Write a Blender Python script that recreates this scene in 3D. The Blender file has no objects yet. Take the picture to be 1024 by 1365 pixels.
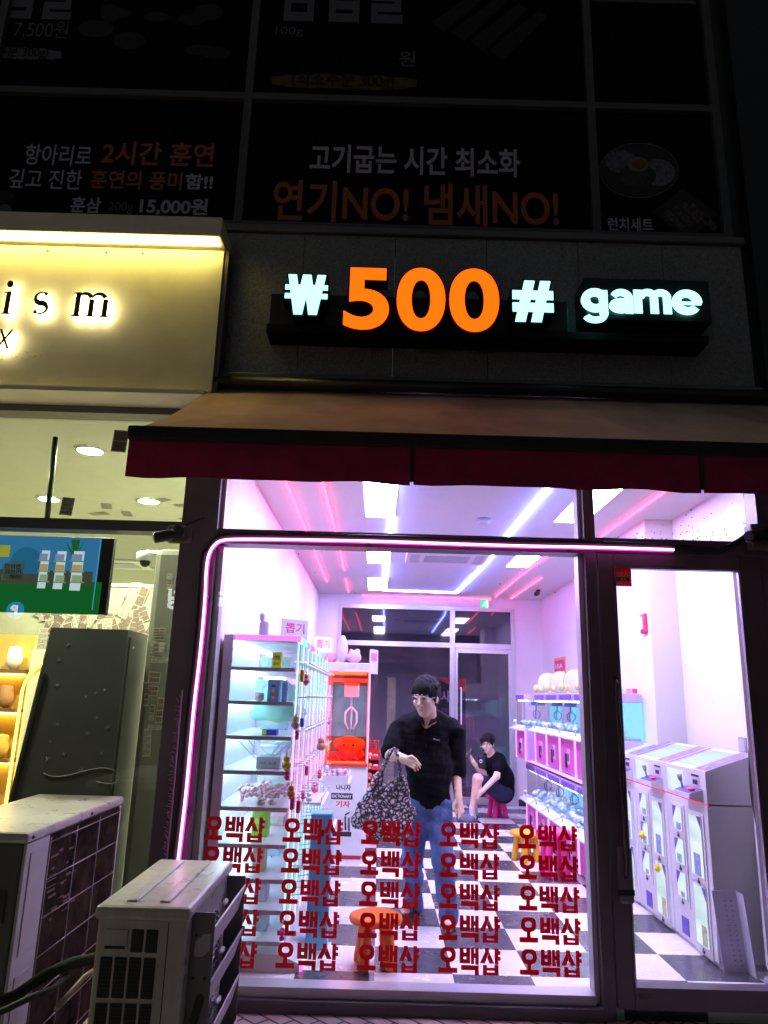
import bpy, bmesh, math, random
import numpy as np
from mathutils import Vector, Matrix
random.seed(7)
S = bpy.context.scene
COL = S.collection
rad = math.radians

# ------------------------------------------------------------------ camera, sky, exposure
EYE, DIST = 1.6, 4.65
PITCH, ROLL, FPX = rad(14.27), rad(1.6), 975.0
_R0, _U0 = Vector((1, 0, 0)), Vector((0, -math.sin(PITCH), math.cos(PITCH)))
FW = Vector((0, math.cos(PITCH), math.sin(PITCH)))
RT = _R0 * math.cos(ROLL) + _U0 * math.sin(ROLL)
UP = _U0 * math.cos(ROLL) - _R0 * math.sin(ROLL)
CAM = Vector((0, -DIST, EYE))
cd = bpy.data.cameras.new('camera')
cam = bpy.data.objects.new('camera', cd); COL.objects.link(cam)
cam.matrix_world = Matrix(((RT.x, UP.x, -FW.x, CAM.x), (RT.y, UP.y, -FW.y, CAM.y), (RT.z, UP.z, -FW.z, CAM.z), (0, 0, 0, 1)))
cd.sensor_fit = 'HORIZONTAL'; cd.sensor_width = 36; cd.lens = FPX / 1024 * 36
cd.clip_start = 0.05; cd.clip_end = 400
S.camera = cam

world = bpy.data.worlds.new('World'); S.world = world; world.use_nodes = True
wn = world.node_tree; wn.nodes.clear()
sky = wn.nodes.new('ShaderNodeTexSky'); sky.sky_type = 'NISHITA'; sky.sun_disc = False
sky.sun_elevation = rad(0.2); sky.sun_rotation = rad(200)
bg = wn.nodes.new('ShaderNodeBackground'); bg.inputs['Strength'].default_value = 0.10
wo = wn.nodes.new('ShaderNodeOutputWorld')
wn.links.new(sky.outputs[0], bg.inputs[0]); wn.links.new(bg.outputs[0], wo.inputs[0])

S.view_settings.view_transform = 'Standard'; S.view_settings.look = 'None'
S.view_settings.exposure = 0.0; S.view_settings.gamma = 1.0
S.render.engine = 'CYCLES'
cy = S.cycles
cy.use_denoising = True
cy.max_bounces = 8; cy.diffuse_bounces = 4; cy.glossy_bounces = 4; cy.transmission_bounces = 6
cy.transparent_max_bounces = 24
cy.sample_clamp_indirect = 6.0
cy.caustics_reflective = False; cy.caustics_refractive = False

# ------------------------------------------------------------------ pixel of the photo -> point on a real plane
def _ray(x, y): return FW + RT * ((x - 512) / FPX) - UP * ((y - 682.5) / FPX)
def PY(x, y, Y=0.0):
    d = _ray(x, y); return CAM + d * ((Y + DIST) / d.y)
def PZ(x, y, z=0.0):
    d = _ray(x, y); return CAM + d * ((z - EYE) / d.z)
def PX(x, y, X):
    d = _ray(x, y); return CAM + d * (X / d.x)

# ------------------------------------------------------------------ materials
def _new(name):
    m = bpy.data.materials.new(name); m.use_nodes = True
    nt = m.node_tree; b = nt.nodes['Principled BSDF']
    return m, nt, b
def _coord(nt, scale):
    tc = nt.nodes.new('ShaderNodeTexCoord'); mp = nt.nodes.new('ShaderNodeMapping')
    mp.inputs['Scale'].default_value = scale if isinstance(scale, tuple) else (scale,) * 3
    nt.links.new(tc.outputs['Object'], mp.inputs['Vector']); return mp.outputs['Vector']
def _noise(nt, vec, scale, detail=4, rough=.6):
    n = nt.nodes.new('ShaderNodeTexNoise'); n.inputs['Scale'].default_value = scale
    n.inputs['Detail'].default_value = detail; n.inputs['Roughness'].default_value = rough
    nt.links.new(vec, n.inputs['Vector']); return n.outputs['Fac']
def _ramp(nt, fac, stops):
    r = nt.nodes.new('ShaderNodeValToRGB'); e = r.color_ramp.elements
    while len(e) > 1: e.remove(e[-1])
    e[0].position = stops[0][0]; e[0].color = (*stops[0][1], 1)
    for p, c in stops[1:]:
        k = e.new(p); k.color = (*c, 1)
    nt.links.new(fac, r.inputs['Fac']); return r.outputs['Color']
def mat(name, col, rough=.5, metal=0.0, var=.12, scale=6.0, bump=0.0, bscale=60.0, spec=.5, trans=0.0, coat=0.0, stretch=1.0):
    """procedural paint/plastic/stone: base colour broken up by noise, uneven gloss, optional fine bump"""
    m, nt, b = _new(name)
    v = _coord(nt, 1.0)
    f = _noise(nt, v if stretch == 1.0 else _coord(nt, stretch), scale)
    lo = tuple(c * (1 - var) for c in col); hi = tuple(min(1, c * (1 + var)) for c in col)
    nt.links.new(_ramp(nt, f, [(.3, lo), (.7, hi)]), b.inputs['Base Color'])
    g = _noise(nt, v, scale * 2.3)
    mr = nt.nodes.new('ShaderNodeMapRange')
    mr.inputs['To Min'].default_value = rough * .88; mr.inputs['To Max'].default_value = min(1, rough * 1.12)
    nt.links.new(g, mr.inputs['Value']); nt.links.new(mr.outputs[0], b.inputs['Roughness'])
    b.inputs['Metallic'].default_value = metal
    b.inputs['Specular IOR Level'].default_value = spec
    b.inputs['Coat Weight'].default_value = coat
    if bump:
        bp = nt.nodes.new('ShaderNodeBump'); bp.inputs['Strength'].default_value = bump; bp.inputs['Distance'].default_value = .01
        nt.links.new(_noise(nt, v, bscale, 6), bp.inputs['Height']); nt.links.new(bp.outputs[0], b.inputs['Normal'])
    if trans:
        t = nt.nodes.new('ShaderNodeBsdfTranslucent'); t.inputs['Color'].default_value = (*col, 1)
        mx = nt.nodes.new('ShaderNodeMixShader'); mx.inputs[0].default_value = trans
        o = nt.nodes['Material Output']
        nt.links.new(b.outputs[0], mx.inputs[1]); nt.links.new(t.outputs[0], mx.inputs[2]); nt.links.new(mx.outputs[0], o.inputs[0])
    return m
def emis(name, col, strength):
    m = bpy.data.materials.new(name); m.use_nodes = True; nt = m.node_tree; nt.nodes.clear()
    e = nt.nodes.new('ShaderNodeEmission'); e.inputs[0].default_value = (*col, 1); e.inputs[1].default_value = strength
    o = nt.nodes.new('ShaderNodeOutputMaterial'); nt.links.new(e.outputs[0], o.inputs[0]); return m
def emis_ramp(name, axis, stops, strength, scale=1.0, offset=0.0):
    m = emis(name, (1, 1, 1), strength); nt = m.node_tree; e = nt.nodes['Emission']
    tc = nt.nodes.new('ShaderNodeTexCoord'); sp = nt.nodes.new('ShaderNodeSeparateXYZ')
    nt.links.new(tc.outputs['Object'], sp.inputs[0])
    ma = nt.nodes.new('ShaderNodeMath'); ma.operation = 'MULTIPLY_ADD'; ma.inputs[1].default_value = scale; ma.inputs[2].default_value = offset
    nt.links.new(sp.outputs[axis], ma.inputs[0])
    fr = nt.nodes.new('ShaderNodeMath'); fr.operation = 'FRACT'; nt.links.new(ma.outputs[0], fr.inputs[0])
    nt.links.new(_ramp(nt, fr.outputs[0], stops), e.inputs[0]); return m
def glass(name, tint=(1, 1, 1), refl=.05, rough=.0, dirt=0.0, power=5.0):
    """thin sheet: see-through plus angle-dependent mirror, with an optional veil of dust"""
    m = bpy.data.materials.new(name); m.use_nodes = True; nt = m.node_tree; nt.nodes.clear()
    o = nt.nodes.new('ShaderNodeOutputMaterial')
    tr = nt.nodes.new('ShaderNodeBsdfTransparent'); tr.inputs[0].default_value = (*tint, 1)
    gl = nt.nodes.new('ShaderNodeBsdfGlossy'); gl.inputs['Roughness'].default_value = rough
    ge = nt.nodes.new('ShaderNodeNewGeometry')
    dp = nt.nodes.new('ShaderNodeVectorMath'); dp.operation = 'DOT_PRODUCT'
    nt.links.new(ge.outputs['Normal'], dp.inputs[0]); nt.links.new(ge.outputs['Incoming'], dp.inputs[1])
    ab = nt.nodes.new('ShaderNodeMath'); ab.operation = 'ABSOLUTE'; nt.links.new(dp.outputs['Value'], ab.inputs[0])
    om = nt.nodes.new('ShaderNodeMath'); om.operation = 'SUBTRACT'; om.inputs[0].default_value = 1; nt.links.new(ab.outputs[0], om.inputs[1])
    pw = nt.nodes.new('ShaderNodeMath'); pw.operation = 'POWER'; pw.inputs[1].default_value = power; nt.links.new(om.outputs[0], pw.inputs[0])
    sc = nt.nodes.new('ShaderNodeMath'); sc.operation = 'MULTIPLY_ADD'; sc.inputs[1].default_value = 1 - refl; sc.inputs[2].default_value = refl
    nt.links.new(pw.outputs[0], sc.inputs[0])
    mx = nt.nodes.new('ShaderNodeMixShader'); nt.links.new(sc.outputs[0], mx.inputs[0])
    nt.links.new(tr.outputs[0], mx.inputs[1]); nt.links.new(gl.outputs[0], mx.inputs[2])
    out = mx.outputs[0]
    if dirt:
        v = _coord(nt, 1.0)
        sm = _ramp(nt, _noise(nt, v, 3.0, 6, .7), [(.45, (0, 0, 0)), (.75, (1, 1, 1))])
        vo = nt.nodes.new('ShaderNodeTexVoronoi'); vo.inputs['Scale'].default_value = 16; nt.links.new(v, vo.inputs['Vector'])
        sp = _ramp(nt, vo.outputs['Distance'], [(.0, (1, 1, 1)), (.055, (0, 0, 0))])
        a = nt.nodes.new('ShaderNodeMath'); a.operation = 'MULTIPLY'; a.inputs[1].default_value = dirt; nt.links.new(sm, a.inputs[0])
        b2 = nt.nodes.new('ShaderNodeMath'); b2.operation = 'MULTIPLY_ADD'; b2.inputs[1].default_value = .35; nt.links.new(sp, b2.inputs[0]); nt.links.new(a.outputs[0], b2.inputs[2])
        df = nt.nodes.new('ShaderNodeBsdfDiffuse'); df.inputs[0].default_value = (.25, .23, .22, 1)
        m2 = nt.nodes.new('ShaderNodeMixShader'); nt.links.new(b2.outputs[0], m2.inputs[0])
        nt.links.new(out, m2.inputs[1]); nt.links.new(df.outputs[0], m2.inputs[2]); out = m2.outputs[0]
    nt.links.new(out, o.inputs[0]); return m

# ------------------------------------------------------------------ mesh collector
class MB:
    def __init__(s): s.v = []; s.f = []; s.sm = []; s.st = []
    def add(s, vs, fs, smooth=False):
        n = len(s.v); s.st.append(n); s.v += [tuple(v) for v in vs]
        s.f += [tuple(i + n for i in f) for f in fs]; s.sm += [smooth] * len(fs); return s
    def box(s, x0, x1, y0, y1, z0, z1, b=0.0):
        if x0 > x1: x0, x1 = x1, x0
        if y0 > y1: y0, y1 = y1, y0
        if z0 > z1: z0, z1 = z1, z0
        if b <= 0:
            vs = [(x, y, z) for x in (x0, x1) for y in (y0, y1) for z in (z0, z1)]
            return s.add(vs, [(0, 1, 3, 2), (4, 6, 7, 5), (0, 4, 5, 1), (2, 3, 7, 6), (0, 2, 6, 4), (1, 5, 7, 3)])
        b = min(b, (x1 - x0) * .45, (y1 - y0) * .45, (z1 - z0) * .45)
        bm = bmesh.new(); bmesh.ops.create_cube(bm, size=1)
        for v in bm.verts:
            v.co = Vector(((x0 + x1) / 2 + v.co.x * (x1 - x0), (y0 + y1) / 2 + v.co.y * (y1 - y0), (z0 + z1) / 2 + v.co.z * (z1 - z0)))
        bmesh.ops.bevel(bm, geom=bm.edges[:], offset=b, segments=2, affect='EDGES', profile=.5)
        bm.verts.index_update(); s.add([v.co for v in bm.verts], [[v.index for v in f.verts] for f in bm.faces]); bm.free(); return s
    def quad(s, a, b, c, d): return s.add([a, b, c, d], [(0, 1, 2, 3)])
    def prism(s, pts, off):
        """polygon (3D points in order) pushed along vector off"""
        n = len(pts); off = Vector(off); a = [Vector(p) for p in pts]; b = [p + off for p in a]
        fs = [tuple(range(n))[::-1], tuple(range(n, 2 * n))] + [(i, (i + 1) % n, n + (i + 1) % n, n + i) for i in range(n)]
        return s.add(a + b, fs)
    def tube(s, path, r, seg=8, cap=True, closed=False):
        P = [Vector(p) for p in path]; n = len(P); rr = r if isinstance(r, (list, tuple)) else [r] * n
        vs = []; prev = None
        for i, p in enumerate(P):
            if closed: t = P[(i + 1) % n] - P[i - 1]
            else: t = P[min(i + 1, n - 1)] - P[max(i - 1, 0)]
            t = t.normalized() if t.length > 1e-9 else Vector((0, 0, 1))
            if prev is None:
                a = Vector((0, 0, 1)) if abs(t.z) < .9 else Vector((1, 0, 0)); u = t.cross(a).normalized()
            else:
                u = prev - t * prev.dot(t); u = u.normalized() if u.length > 1e-6 else t.orthogonal().normalized()
            prev = u; w = t.cross(u)
            vs += [p + (u * math.cos(2 * math.pi * k / seg) + w * math.sin(2 * math.pi * k / seg)) * rr[i] for k in range(seg)]
        fs = []
        for i in range(n if closed else n - 1):
            j = (i + 1) % n
            fs += [(i * seg + k, i * seg + (k + 1) % seg, j * seg + (k + 1) % seg, j * seg + k) for k in range(seg)]
        s.add(vs, fs, True)
        if cap and not closed:
            m = len(s.v) - len(vs)
            s.f += [tuple(range(m + seg - 1, m - 1, -1)), tuple(range(m + (n - 1) * seg, m + n * seg))]; s.sm += [False, False]
        return s
    def lathe(s, prof, c=(0, 0, 0), seg=20, axis='z'):
        vs = []; fs = []; n = len(prof)
        for k in range(seg):
            a = 2 * math.pi * k / seg
            for r, h in prof:
                p = (r * math.cos(a), r * math.sin(a), h)
                if axis == 'y': p = (p[0], p[2], p[1])
                if axis == 'x': p = (p[2], p[0], p[1])
                vs.append((c[0] + p[0], c[1] + p[1], c[2] + p[2]))
        for k in range(seg):
            for i in range(n - 1):
                a, b = k * n + i, ((k + 1) % seg) * n + i
                fs.append((a, b, b + 1, a + 1))
        return s.add(vs, fs, True)
    def blob(s, c, r, seg=12, jit=0.0, rng=random):
        rx, ry, rz = r if isinstance(r, (tuple, list)) else (r, r, r)
        vs = []; fs = []; nr = max(4, seg // 2)
        for i in range(nr + 1):
            th = math.pi * i / nr
            for k in range(seg):
                ph = 2 * math.pi * k / seg; j = 1 + (rng.uniform(-jit, jit) if 0 < i < nr else 0)
                vs.append((c[0] + rx * math.sin(th) * math.cos(ph) * j, c[1] + ry * math.sin(th) * math.sin(ph) * j, c[2] + rz * math.cos(th) * j))
        for i in range(nr):
            for k in range(seg):
                fs.append((i * seg + k, (i + 1) * seg + k, (i + 1) * seg + (k + 1) % seg, i * seg + (k + 1) % seg))
        return s.add(vs, fs, True)
    def xf(s, M):
        s.v = [tuple(M @ Vector(v)) for v in s.v]; return s
    def mesh(s, name, off=None):
        me = bpy.data.meshes.new(name)
        vs = s.v if off is None else [(v[0] - off[0], v[1] - off[1], v[2] - off[2]) for v in s.v]
        me.from_pydata(vs, [], s.f)
        me.polygons.foreach_set('use_smooth', s.sm)
        bm = bmesh.new(); bm.from_mesh(me); bmesh.ops.recalc_face_normals(bm, faces=bm.faces[:]); bm.to_mesh(me); bm.free()
        me.update(); return me

def tag(o, label=None, cat=None, group=None, kind=None):
    if label: o['label'] = label
    if cat: o['category'] = cat
    if group: o['group'] = group
    if kind: o['kind'] = kind
    return o
def thing(name, label, cat, loc=(0, 0, 0), group=None, rz=0.0):
    o = bpy.data.objects.new(name, None); COL.objects.link(o); o.empty_display_size = .1
    o.location = loc; o.rotation_euler = (0, 0, rz); return tag(o, label, cat, group)
def _root(o):
    while o.parent: o = o.parent
    return o
SEP = {'wind_slat', 'slot', 'slat_notch', 'foot', 'base_rail', 'valance_seam', 'corner_panel', 'embossed_panel', 'rib', 'screw', 'flap', 'front_panel', 'corner_post', 'led_post', 'button', 'coin_slot',
       'prize_rod', 'shelf', 'tray', 'side_panel', 'led_bar', 'sign_bracket', 'clip', 'lens', 'text_line', 'eye', 'bulb', 'top_print', 'window_pane', 'slipper', 'fascia_trim', 'stone_fascia', 'door_beading', 'pocket_flap', 'bag_strap', 'skirting', 'embossed'}
def obj(name, mb, m, parent=None, label=None, local=False):
    if name in SEP and isinstance(mb, MB) and len(mb.st) > 1:          # one object for each piece
        ends = mb.st[1:] + [len(mb.v)]; r = None
        for a, e in zip(mb.st, ends):
            q = MB(); q.st = [0]; q.v = mb.v[a:e]
            k = [i for i, f in enumerate(mb.f) if a <= f[0] < e]
            q.f = [tuple(i - a for i in mb.f[j]) for j in k]; q.sm = [mb.sm[j] for j in k]
            r = obj1(name, q, m, parent, label, local)
        return r
    return obj1(name, mb, m, parent, label, local)
def obj1(name, mb, m, parent=None, label=None, local=False):
    """one mesh object; coordinates are world ones unless local (then those of the thing it belongs to)"""
    off = None
    if parent is not None and not local: off = _root(parent).location
    me = mb.mesh(name, off) if isinstance(mb, MB) else mb
    o = bpy.data.objects.new(name, me); COL.objects.link(o)
    me.materials.clear(); me.materials.append(m)
    if parent is not None: o.parent = parent
    if label: o['label'] = label
    return o
def solo(name, mb, m, label, cat, group=None, base=None):
    """a thing that is one mesh, its origin at its base"""
    xs = np.array(mb.v)
    c = base or ((xs[:, 0].min() + xs[:, 0].max()) / 2, (xs[:, 1].min() + xs[:, 1].max()) / 2, xs[:, 2].min())
    o = bpy.data.objects.new(name, mb.mesh(name, c)); COL.objects.link(o); o.location = c
    o.data.materials.append(m); return tag(o, label, cat, group)
def struct(name, mb, m):
    o = obj(name, mb, m); o['kind'] = 'structure'; return o
def dup(root, loc, rz=None, label=None):
    r = root.copy(); COL.objects.link(r); r.location = loc
    if rz is not None: r.rotation_euler = (0, 0, rz)
    if label: r['label'] = label
    for ch in root.children:
        c = ch.copy(); COL.objects.link(c); c.parent = r
        for g in ch.children:
            d = g.copy(); COL.objects.link(d); d.parent = c
    return r

# ------------------------------------------------------------------ lettering
FACE = Matrix(((1, 0, 0, 0), (0, 0, -1, 0), (0, 1, 0, 0), (0, 0, 0, 1)))   # text reads from -y
def glyphs(body, bold=0.0, extrude=0.0, shear=0.0):
    c = bpy.data.curves.new('lettering', 'FONT'); c.body = body; c.size = 1; c.offset = bold; c.extrude = extrude; c.shear = shear
    c.resolution_u = 10
    o = bpy.data.objects.new('lettering', c); COL.objects.link(o)
    bpy.context.view_layer.update()
    me = bpy.data.meshes.new_from_object(o.evaluated_get(bpy.context.evaluated_depsgraph_get()))
    mb = MB(); mb.add([v.co[:] for v in me.vertices], [tuple(p.vertices) for p in me.polygons])
    bpy.data.objects.remove(o); bpy.data.curves.remove(c); bpy.data.meshes.remove(me)
    return mb
def fit(mb, w, h, depth=None):
    a = np.array(mb.v); lo, hi = a.min(0), a.max(0); sx = w / max(hi[0] - lo[0], 1e-6); sy = h / max(hi[1] - lo[1], 1e-6)
    sz = 1.0 if depth is None or hi[2] - lo[2] < 1e-6 else depth / (hi[2] - lo[2])
    mb.v = [((v[0] - lo[0]) * sx, (v[1] - lo[1]) * sy, (v[2] - lo[2]) * sz) for v in mb.v]; return mb
def text_at(body, x0, x1, z0, z1, y, bold=.0, depth=None, M=None):
    """lettering filling x0..x1 by z0..z1 on the plane y, reading from the street; depth makes it solid towards the street"""
    mb = fit(glyphs(body, bold, .05 if depth else 0.0), x1 - x0, z1 - z0, depth)
    return mb.xf(Matrix.Translation((x0, y, z0)) @ FACE)
def text_px(body, bl, tr, Y=0.0, bold=0.0, depth=None):
    a, b = PY(*bl, Y), PY(*tr, Y)
    return text_at(body, a.x, b.x, a.z, b.z, Y, bold, depth)

# ------------------------------------------------------------------ smooth solids for people, bag, plush (distance field + surface nets)
class SDF:
    def __init__(s, lo, hi, res):
        s.lo = np.array(lo, float); s.res = res; n = np.ceil((np.array(hi) - s.lo) / res).astype(int) + 1
        s.F = np.full(n, 1.0, np.float32); s.n = n
    def _blk(s, lo, hi):
        a = np.maximum(np.floor((lo - s.lo) / s.res).astype(int), 0); b = np.minimum(np.ceil((hi - s.lo) / s.res).astype(int) + 1, s.n)
        if np.any(b - a < 1): return None
        ax = [s.lo[i] + s.res * np.arange(a[i], b[i]) for i in range(3)]
        X, Yy, Z = np.meshgrid(*ax, indexing='ij')
        return tuple(slice(a[i], b[i]) for i in range(3)), np.stack([X, Yy, Z], -1)
    def _mix(s, sl, d, k, op):
        F = s.F[sl]; d = d.astype(np.float32)
        if op == 'sub': d = -d; h = np.clip(.5 - .5 * (d - F) / k, 0, 1); s.F[sl] = F * h + d * (1 - h) + k * h * (1 - h); return
        h = np.clip(.5 + .5 * (F - d) / k, 0, 1); s.F[sl] = F * (1 - h) + d * h - k * h * (1 - h)
    def cone(s, a, b, ra, rb, k=.02, dep=1.0, op='add'):
        """round cone a-b; dep squashes it front to back (y)"""
        a = np.array(a, float); b = np.array(b, float); m = max(ra, rb) + k + 3 * s.res
        q = s._blk(np.minimum(a, b) - m, np.maximum(a, b) + m)
        if q is None: return s
        sl, p = q; sc = np.array([1, dep, 1.0]); p = p / sc; a = a / sc; b = b / sc
        ba = b - a; t = np.clip(((p - a) @ ba) / max(ba @ ba, 1e-9), 0, 1)
        d = np.linalg.norm(p - a - t[..., None] * ba, axis=-1) - (ra + (rb - ra) * t)
        s._mix(sl, d * min(1, dep), k, op); return s
    def ell(s, c, r, k=.02, M=None, op='add'):
        c = np.array(c, float); r = np.array(r, float); m = r.max() + k + 3 * s.res
        q = s._blk(c - m, c + m)
        if q is None: return s
        sl, p = q; p = p - c
        if M is not None: p = p @ np.array(M)          # columns of M are the local axes
        l = np.linalg.norm(p / r, axis=-1); g = np.linalg.norm(p / r ** 2, axis=-1)
        s._mix(sl, l * (l - 1) / np.maximum(g, 1e-6), k, op); return s
    def chain(s, pts, rs, k=.012, dep=1.0):
        for i in range(len(pts) - 1): s.cone(pts[i], pts[i + 1], rs[i], rs[i + 1], k, dep)
        return s
    def ripple(s, amp, fr, seed=0):
        rng = np.random.RandomState(seed)
        ax = [s.lo[i] + s.res * np.arange(s.n[i]) for i in range(3)]
        X, Yy, Z = np.meshgrid(*ax, indexing='ij'); w = np.zeros_like(s.F)
        for i in range(6):
            d = rng.normal(size=3) * fr; ph = rng.uniform(0, 6.28)
            wob = np.sin(X * d[1] * .6 + Z * d[0] * .5 + ph)
            w += np.sin(X * d[0] + Yy * d[1] + Z * d[2] + ph + 1.4 * wob).astype(np.float32) / 6
        s.F += amp * w; return s
    def mesh(s):
        F = s.F; ins = F < 0; nx, ny, nz = F.shape
        cnt = np.zeros((nx - 1, ny - 1, nz - 1), np.int8); corners = [(i, j, k) for i in (0, 1) for j in (0, 1) for k in (0, 1)]
        for i, j, k in corners: cnt += ins[i:nx - 1 + i, j:ny - 1 + j, k:nz - 1 + k]
        act = (cnt > 0) & (cnt < 8); ids = np.full(act.shape, -1, np.int64); C = np.argwhere(act); ids[act] = np.arange(len(C))
        acc = np.zeros((len(C), 3)); num = np.zeros(len(C))
        for a in corners:
            for ax in range(3):
                if a[ax]: continue
                b = list(a); b[ax] = 1
                fa = F[C[:, 0] + a[0], C[:, 1] + a[1], C[:, 2] + a[2]]; fb = F[C[:, 0] + b[0], C[:, 1] + b[1], C[:, 2] + b[2]]
                x = (fa < 0) != (fb < 0); t = np.where(x, fa / np.where(x, fa - fb, 1), 0)
                p = np.tile(np.array(a, float), (len(C), 1)); p[:, ax] += t
                acc[x] += p[x]; num[x] += 1
        V = (C + acc / num[:, None]) * s.res + s.lo
        faces = []
        for ax in range(3):
            u, w = (ax + 1) % 3, (ax + 2) % 3
            sa = [slice(None)] * 3; sb = [slice(None)] * 3; sa[ax] = slice(0, -1); sb[ax] = slice(1, None)
            A, B = ins[tuple(sa)], ins[tuple(sb)]; E = np.argwhere(A != B)
            E = E[(E[:, u] > 0) & (E[:, w] > 0) & (E[:, u] < F.shape[u] - 1) & (E[:, w] < F.shape[w] - 1)]
            q = []
            for du, dw in ((-1, -1), (0, -1), (0, 0), (-1, 0)):
                e = E.copy(); e[:, u] += du; e[:, w] += dw; q.append(ids[e[:, 0], e[:, 1], e[:, 2]])
            q = np.stack(q, 1); fl = ~A[E[:, 0], E[:, 1], E[:, 2]]; q[fl] = q[fl][:, ::-1]; faces.append(q)
        mb = MB(); mb.v = [tuple(v) for v in V]; f = np.concatenate(faces); mb.f = [tuple(map(int, r)) for r in f]; mb.sm = [True] * len(mb.f)
        return mb

# ------------------------------------------------------------------ palette
M = {}
M['granite'] = mat('granite', (.24, .24, .25), .55, var=.45, scale=90, bump=.25, bscale=140)
M['dark_alu'] = mat('dark aluminium', (.115, .092, .107), .42, .2, var=.15, scale=4, spec=.5)
M['grey_alu'] = mat('grey aluminium', (.16, .15, .15), .4, .3, var=.1)
M['alu'] = mat('bare aluminium', (.62, .62, .64), .3, .7, var=.06)
M['black'] = mat('black plastic', (.012, .012, .013), .4, var=.2)
M['blackmat'] = mat('black rubber', (.015, .015, .016), .75, var=.3, bump=.2, bscale=200)
M['film'] = mat('black window film', (.0022, .0022, .003), .55, var=.3, spec=.08)
M['wall_white'] = mat('white painted wall', (.80, .78, .80), .6, var=.025, scale=1.5, bump=.06, bscale=90)
M['ceil_white'] = mat('white ceiling board', (.88, .87, .89), .7, var=.02, scale=1.2)
M['white_plastic'] = mat('white enamel', (.80, .80, .82), .32, var=.03, coat=.2)
M['grey_plastic'] = mat('pale grey enamel', (.50, .49, .54), .4, var=.05)
M['shop_yellow'] = mat('cream painted panel', (.78, .73, .56), .55, var=.10, scale=3.5, bump=.05)
M['cream_wall'] = mat('cream wall', (.58, .57, .45), .6, var=.04)
M['acrylic'] = glass('clear acrylic', (.97, .99, 1.0), .05)
M['window'] = glass('shop window glass', (.985, .985, .99), .05, 0, dirt=.06)
M['window_dark'] = glass('dim shop window glass', (.90, .92, .88), .06, 0, dirt=.04)
M['door_glass'] = glass('rear door glass', (.85, .85, .90), .10)
M['red_vinyl'] = mat('red vinyl lettering', (.78, .010, .020), .4, var=.06, trans=.45)
M['panel_light'] = emis('ceiling light panel', (.72, .62, 1.0), 58.0)
M['led_white'] = emis('white cabinet led', (.56, .80, 1.0), 20.0)
M['led_pink'] = emis('pink led strip', (1.0, .05, .13), 11.0)
M['led_blue'] = emis('blue led strip', (.13, .18, 1.0), 110.0)
M['neon_core'] = emis('neon core', (1.0, .42, .92), 9.0)
M['neon_skin'] = emis('neon skin', (.95, .05, .62), 2.2)

# pavement: herringbone of worn paving bricks
def herringbone():
    m, nt, b = _new('herringbone paving'); v = _coord(nt, 1.0)
    mp = nt.nodes.new('ShaderNodeMapping'); mp.inputs['Rotation'].default_value = (0, 0, rad(45)); nt.links.new(v, mp.inputs[0])
    br = nt.nodes.new('ShaderNodeTexBrick'); br.offset = .5
    br.inputs['Scale'].default_value = 2.6; br.inputs['Mortar Size'].default_value = .02; br.inputs['Bias'].default_value = .1
    br.inputs['Color1'].default_value = (.66, .52, .44, 1); br.inputs['Color2'].default_value = (.46, .39, .36, 1); br.inputs['Mortar'].default_value = (.07, .06, .055, 1)
    nt.links.new(mp.outputs[0], br.inputs['Vector'])
    mx = nt.nodes.new('ShaderNodeMixRGB'); mx.blend_type = 'MULTIPLY'; mx.inputs[0].default_value = .7
    nt.links.new(br.outputs['Color'], mx.inputs[1]); nt.links.new(_ramp(nt, _noise(nt, v, 9, 6), [(.3, (.5, .48, .46)), (.7, (1, 1, 1))]), mx.inputs[2])
    nt.links.new(mx.outputs[0], b.inputs['Base Color']); b.inputs['Roughness'].default_value = .75
    bp = nt.nodes.new('ShaderNodeBump'); bp.inputs['Strength'].default_value = .6; bp.inputs['Distance'].default_value = .01
    nt.links.new(br.outputs['Color'], bp.inputs['Height']); nt.links.new(bp.outputs[0], b.inputs['Normal']); return m
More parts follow.
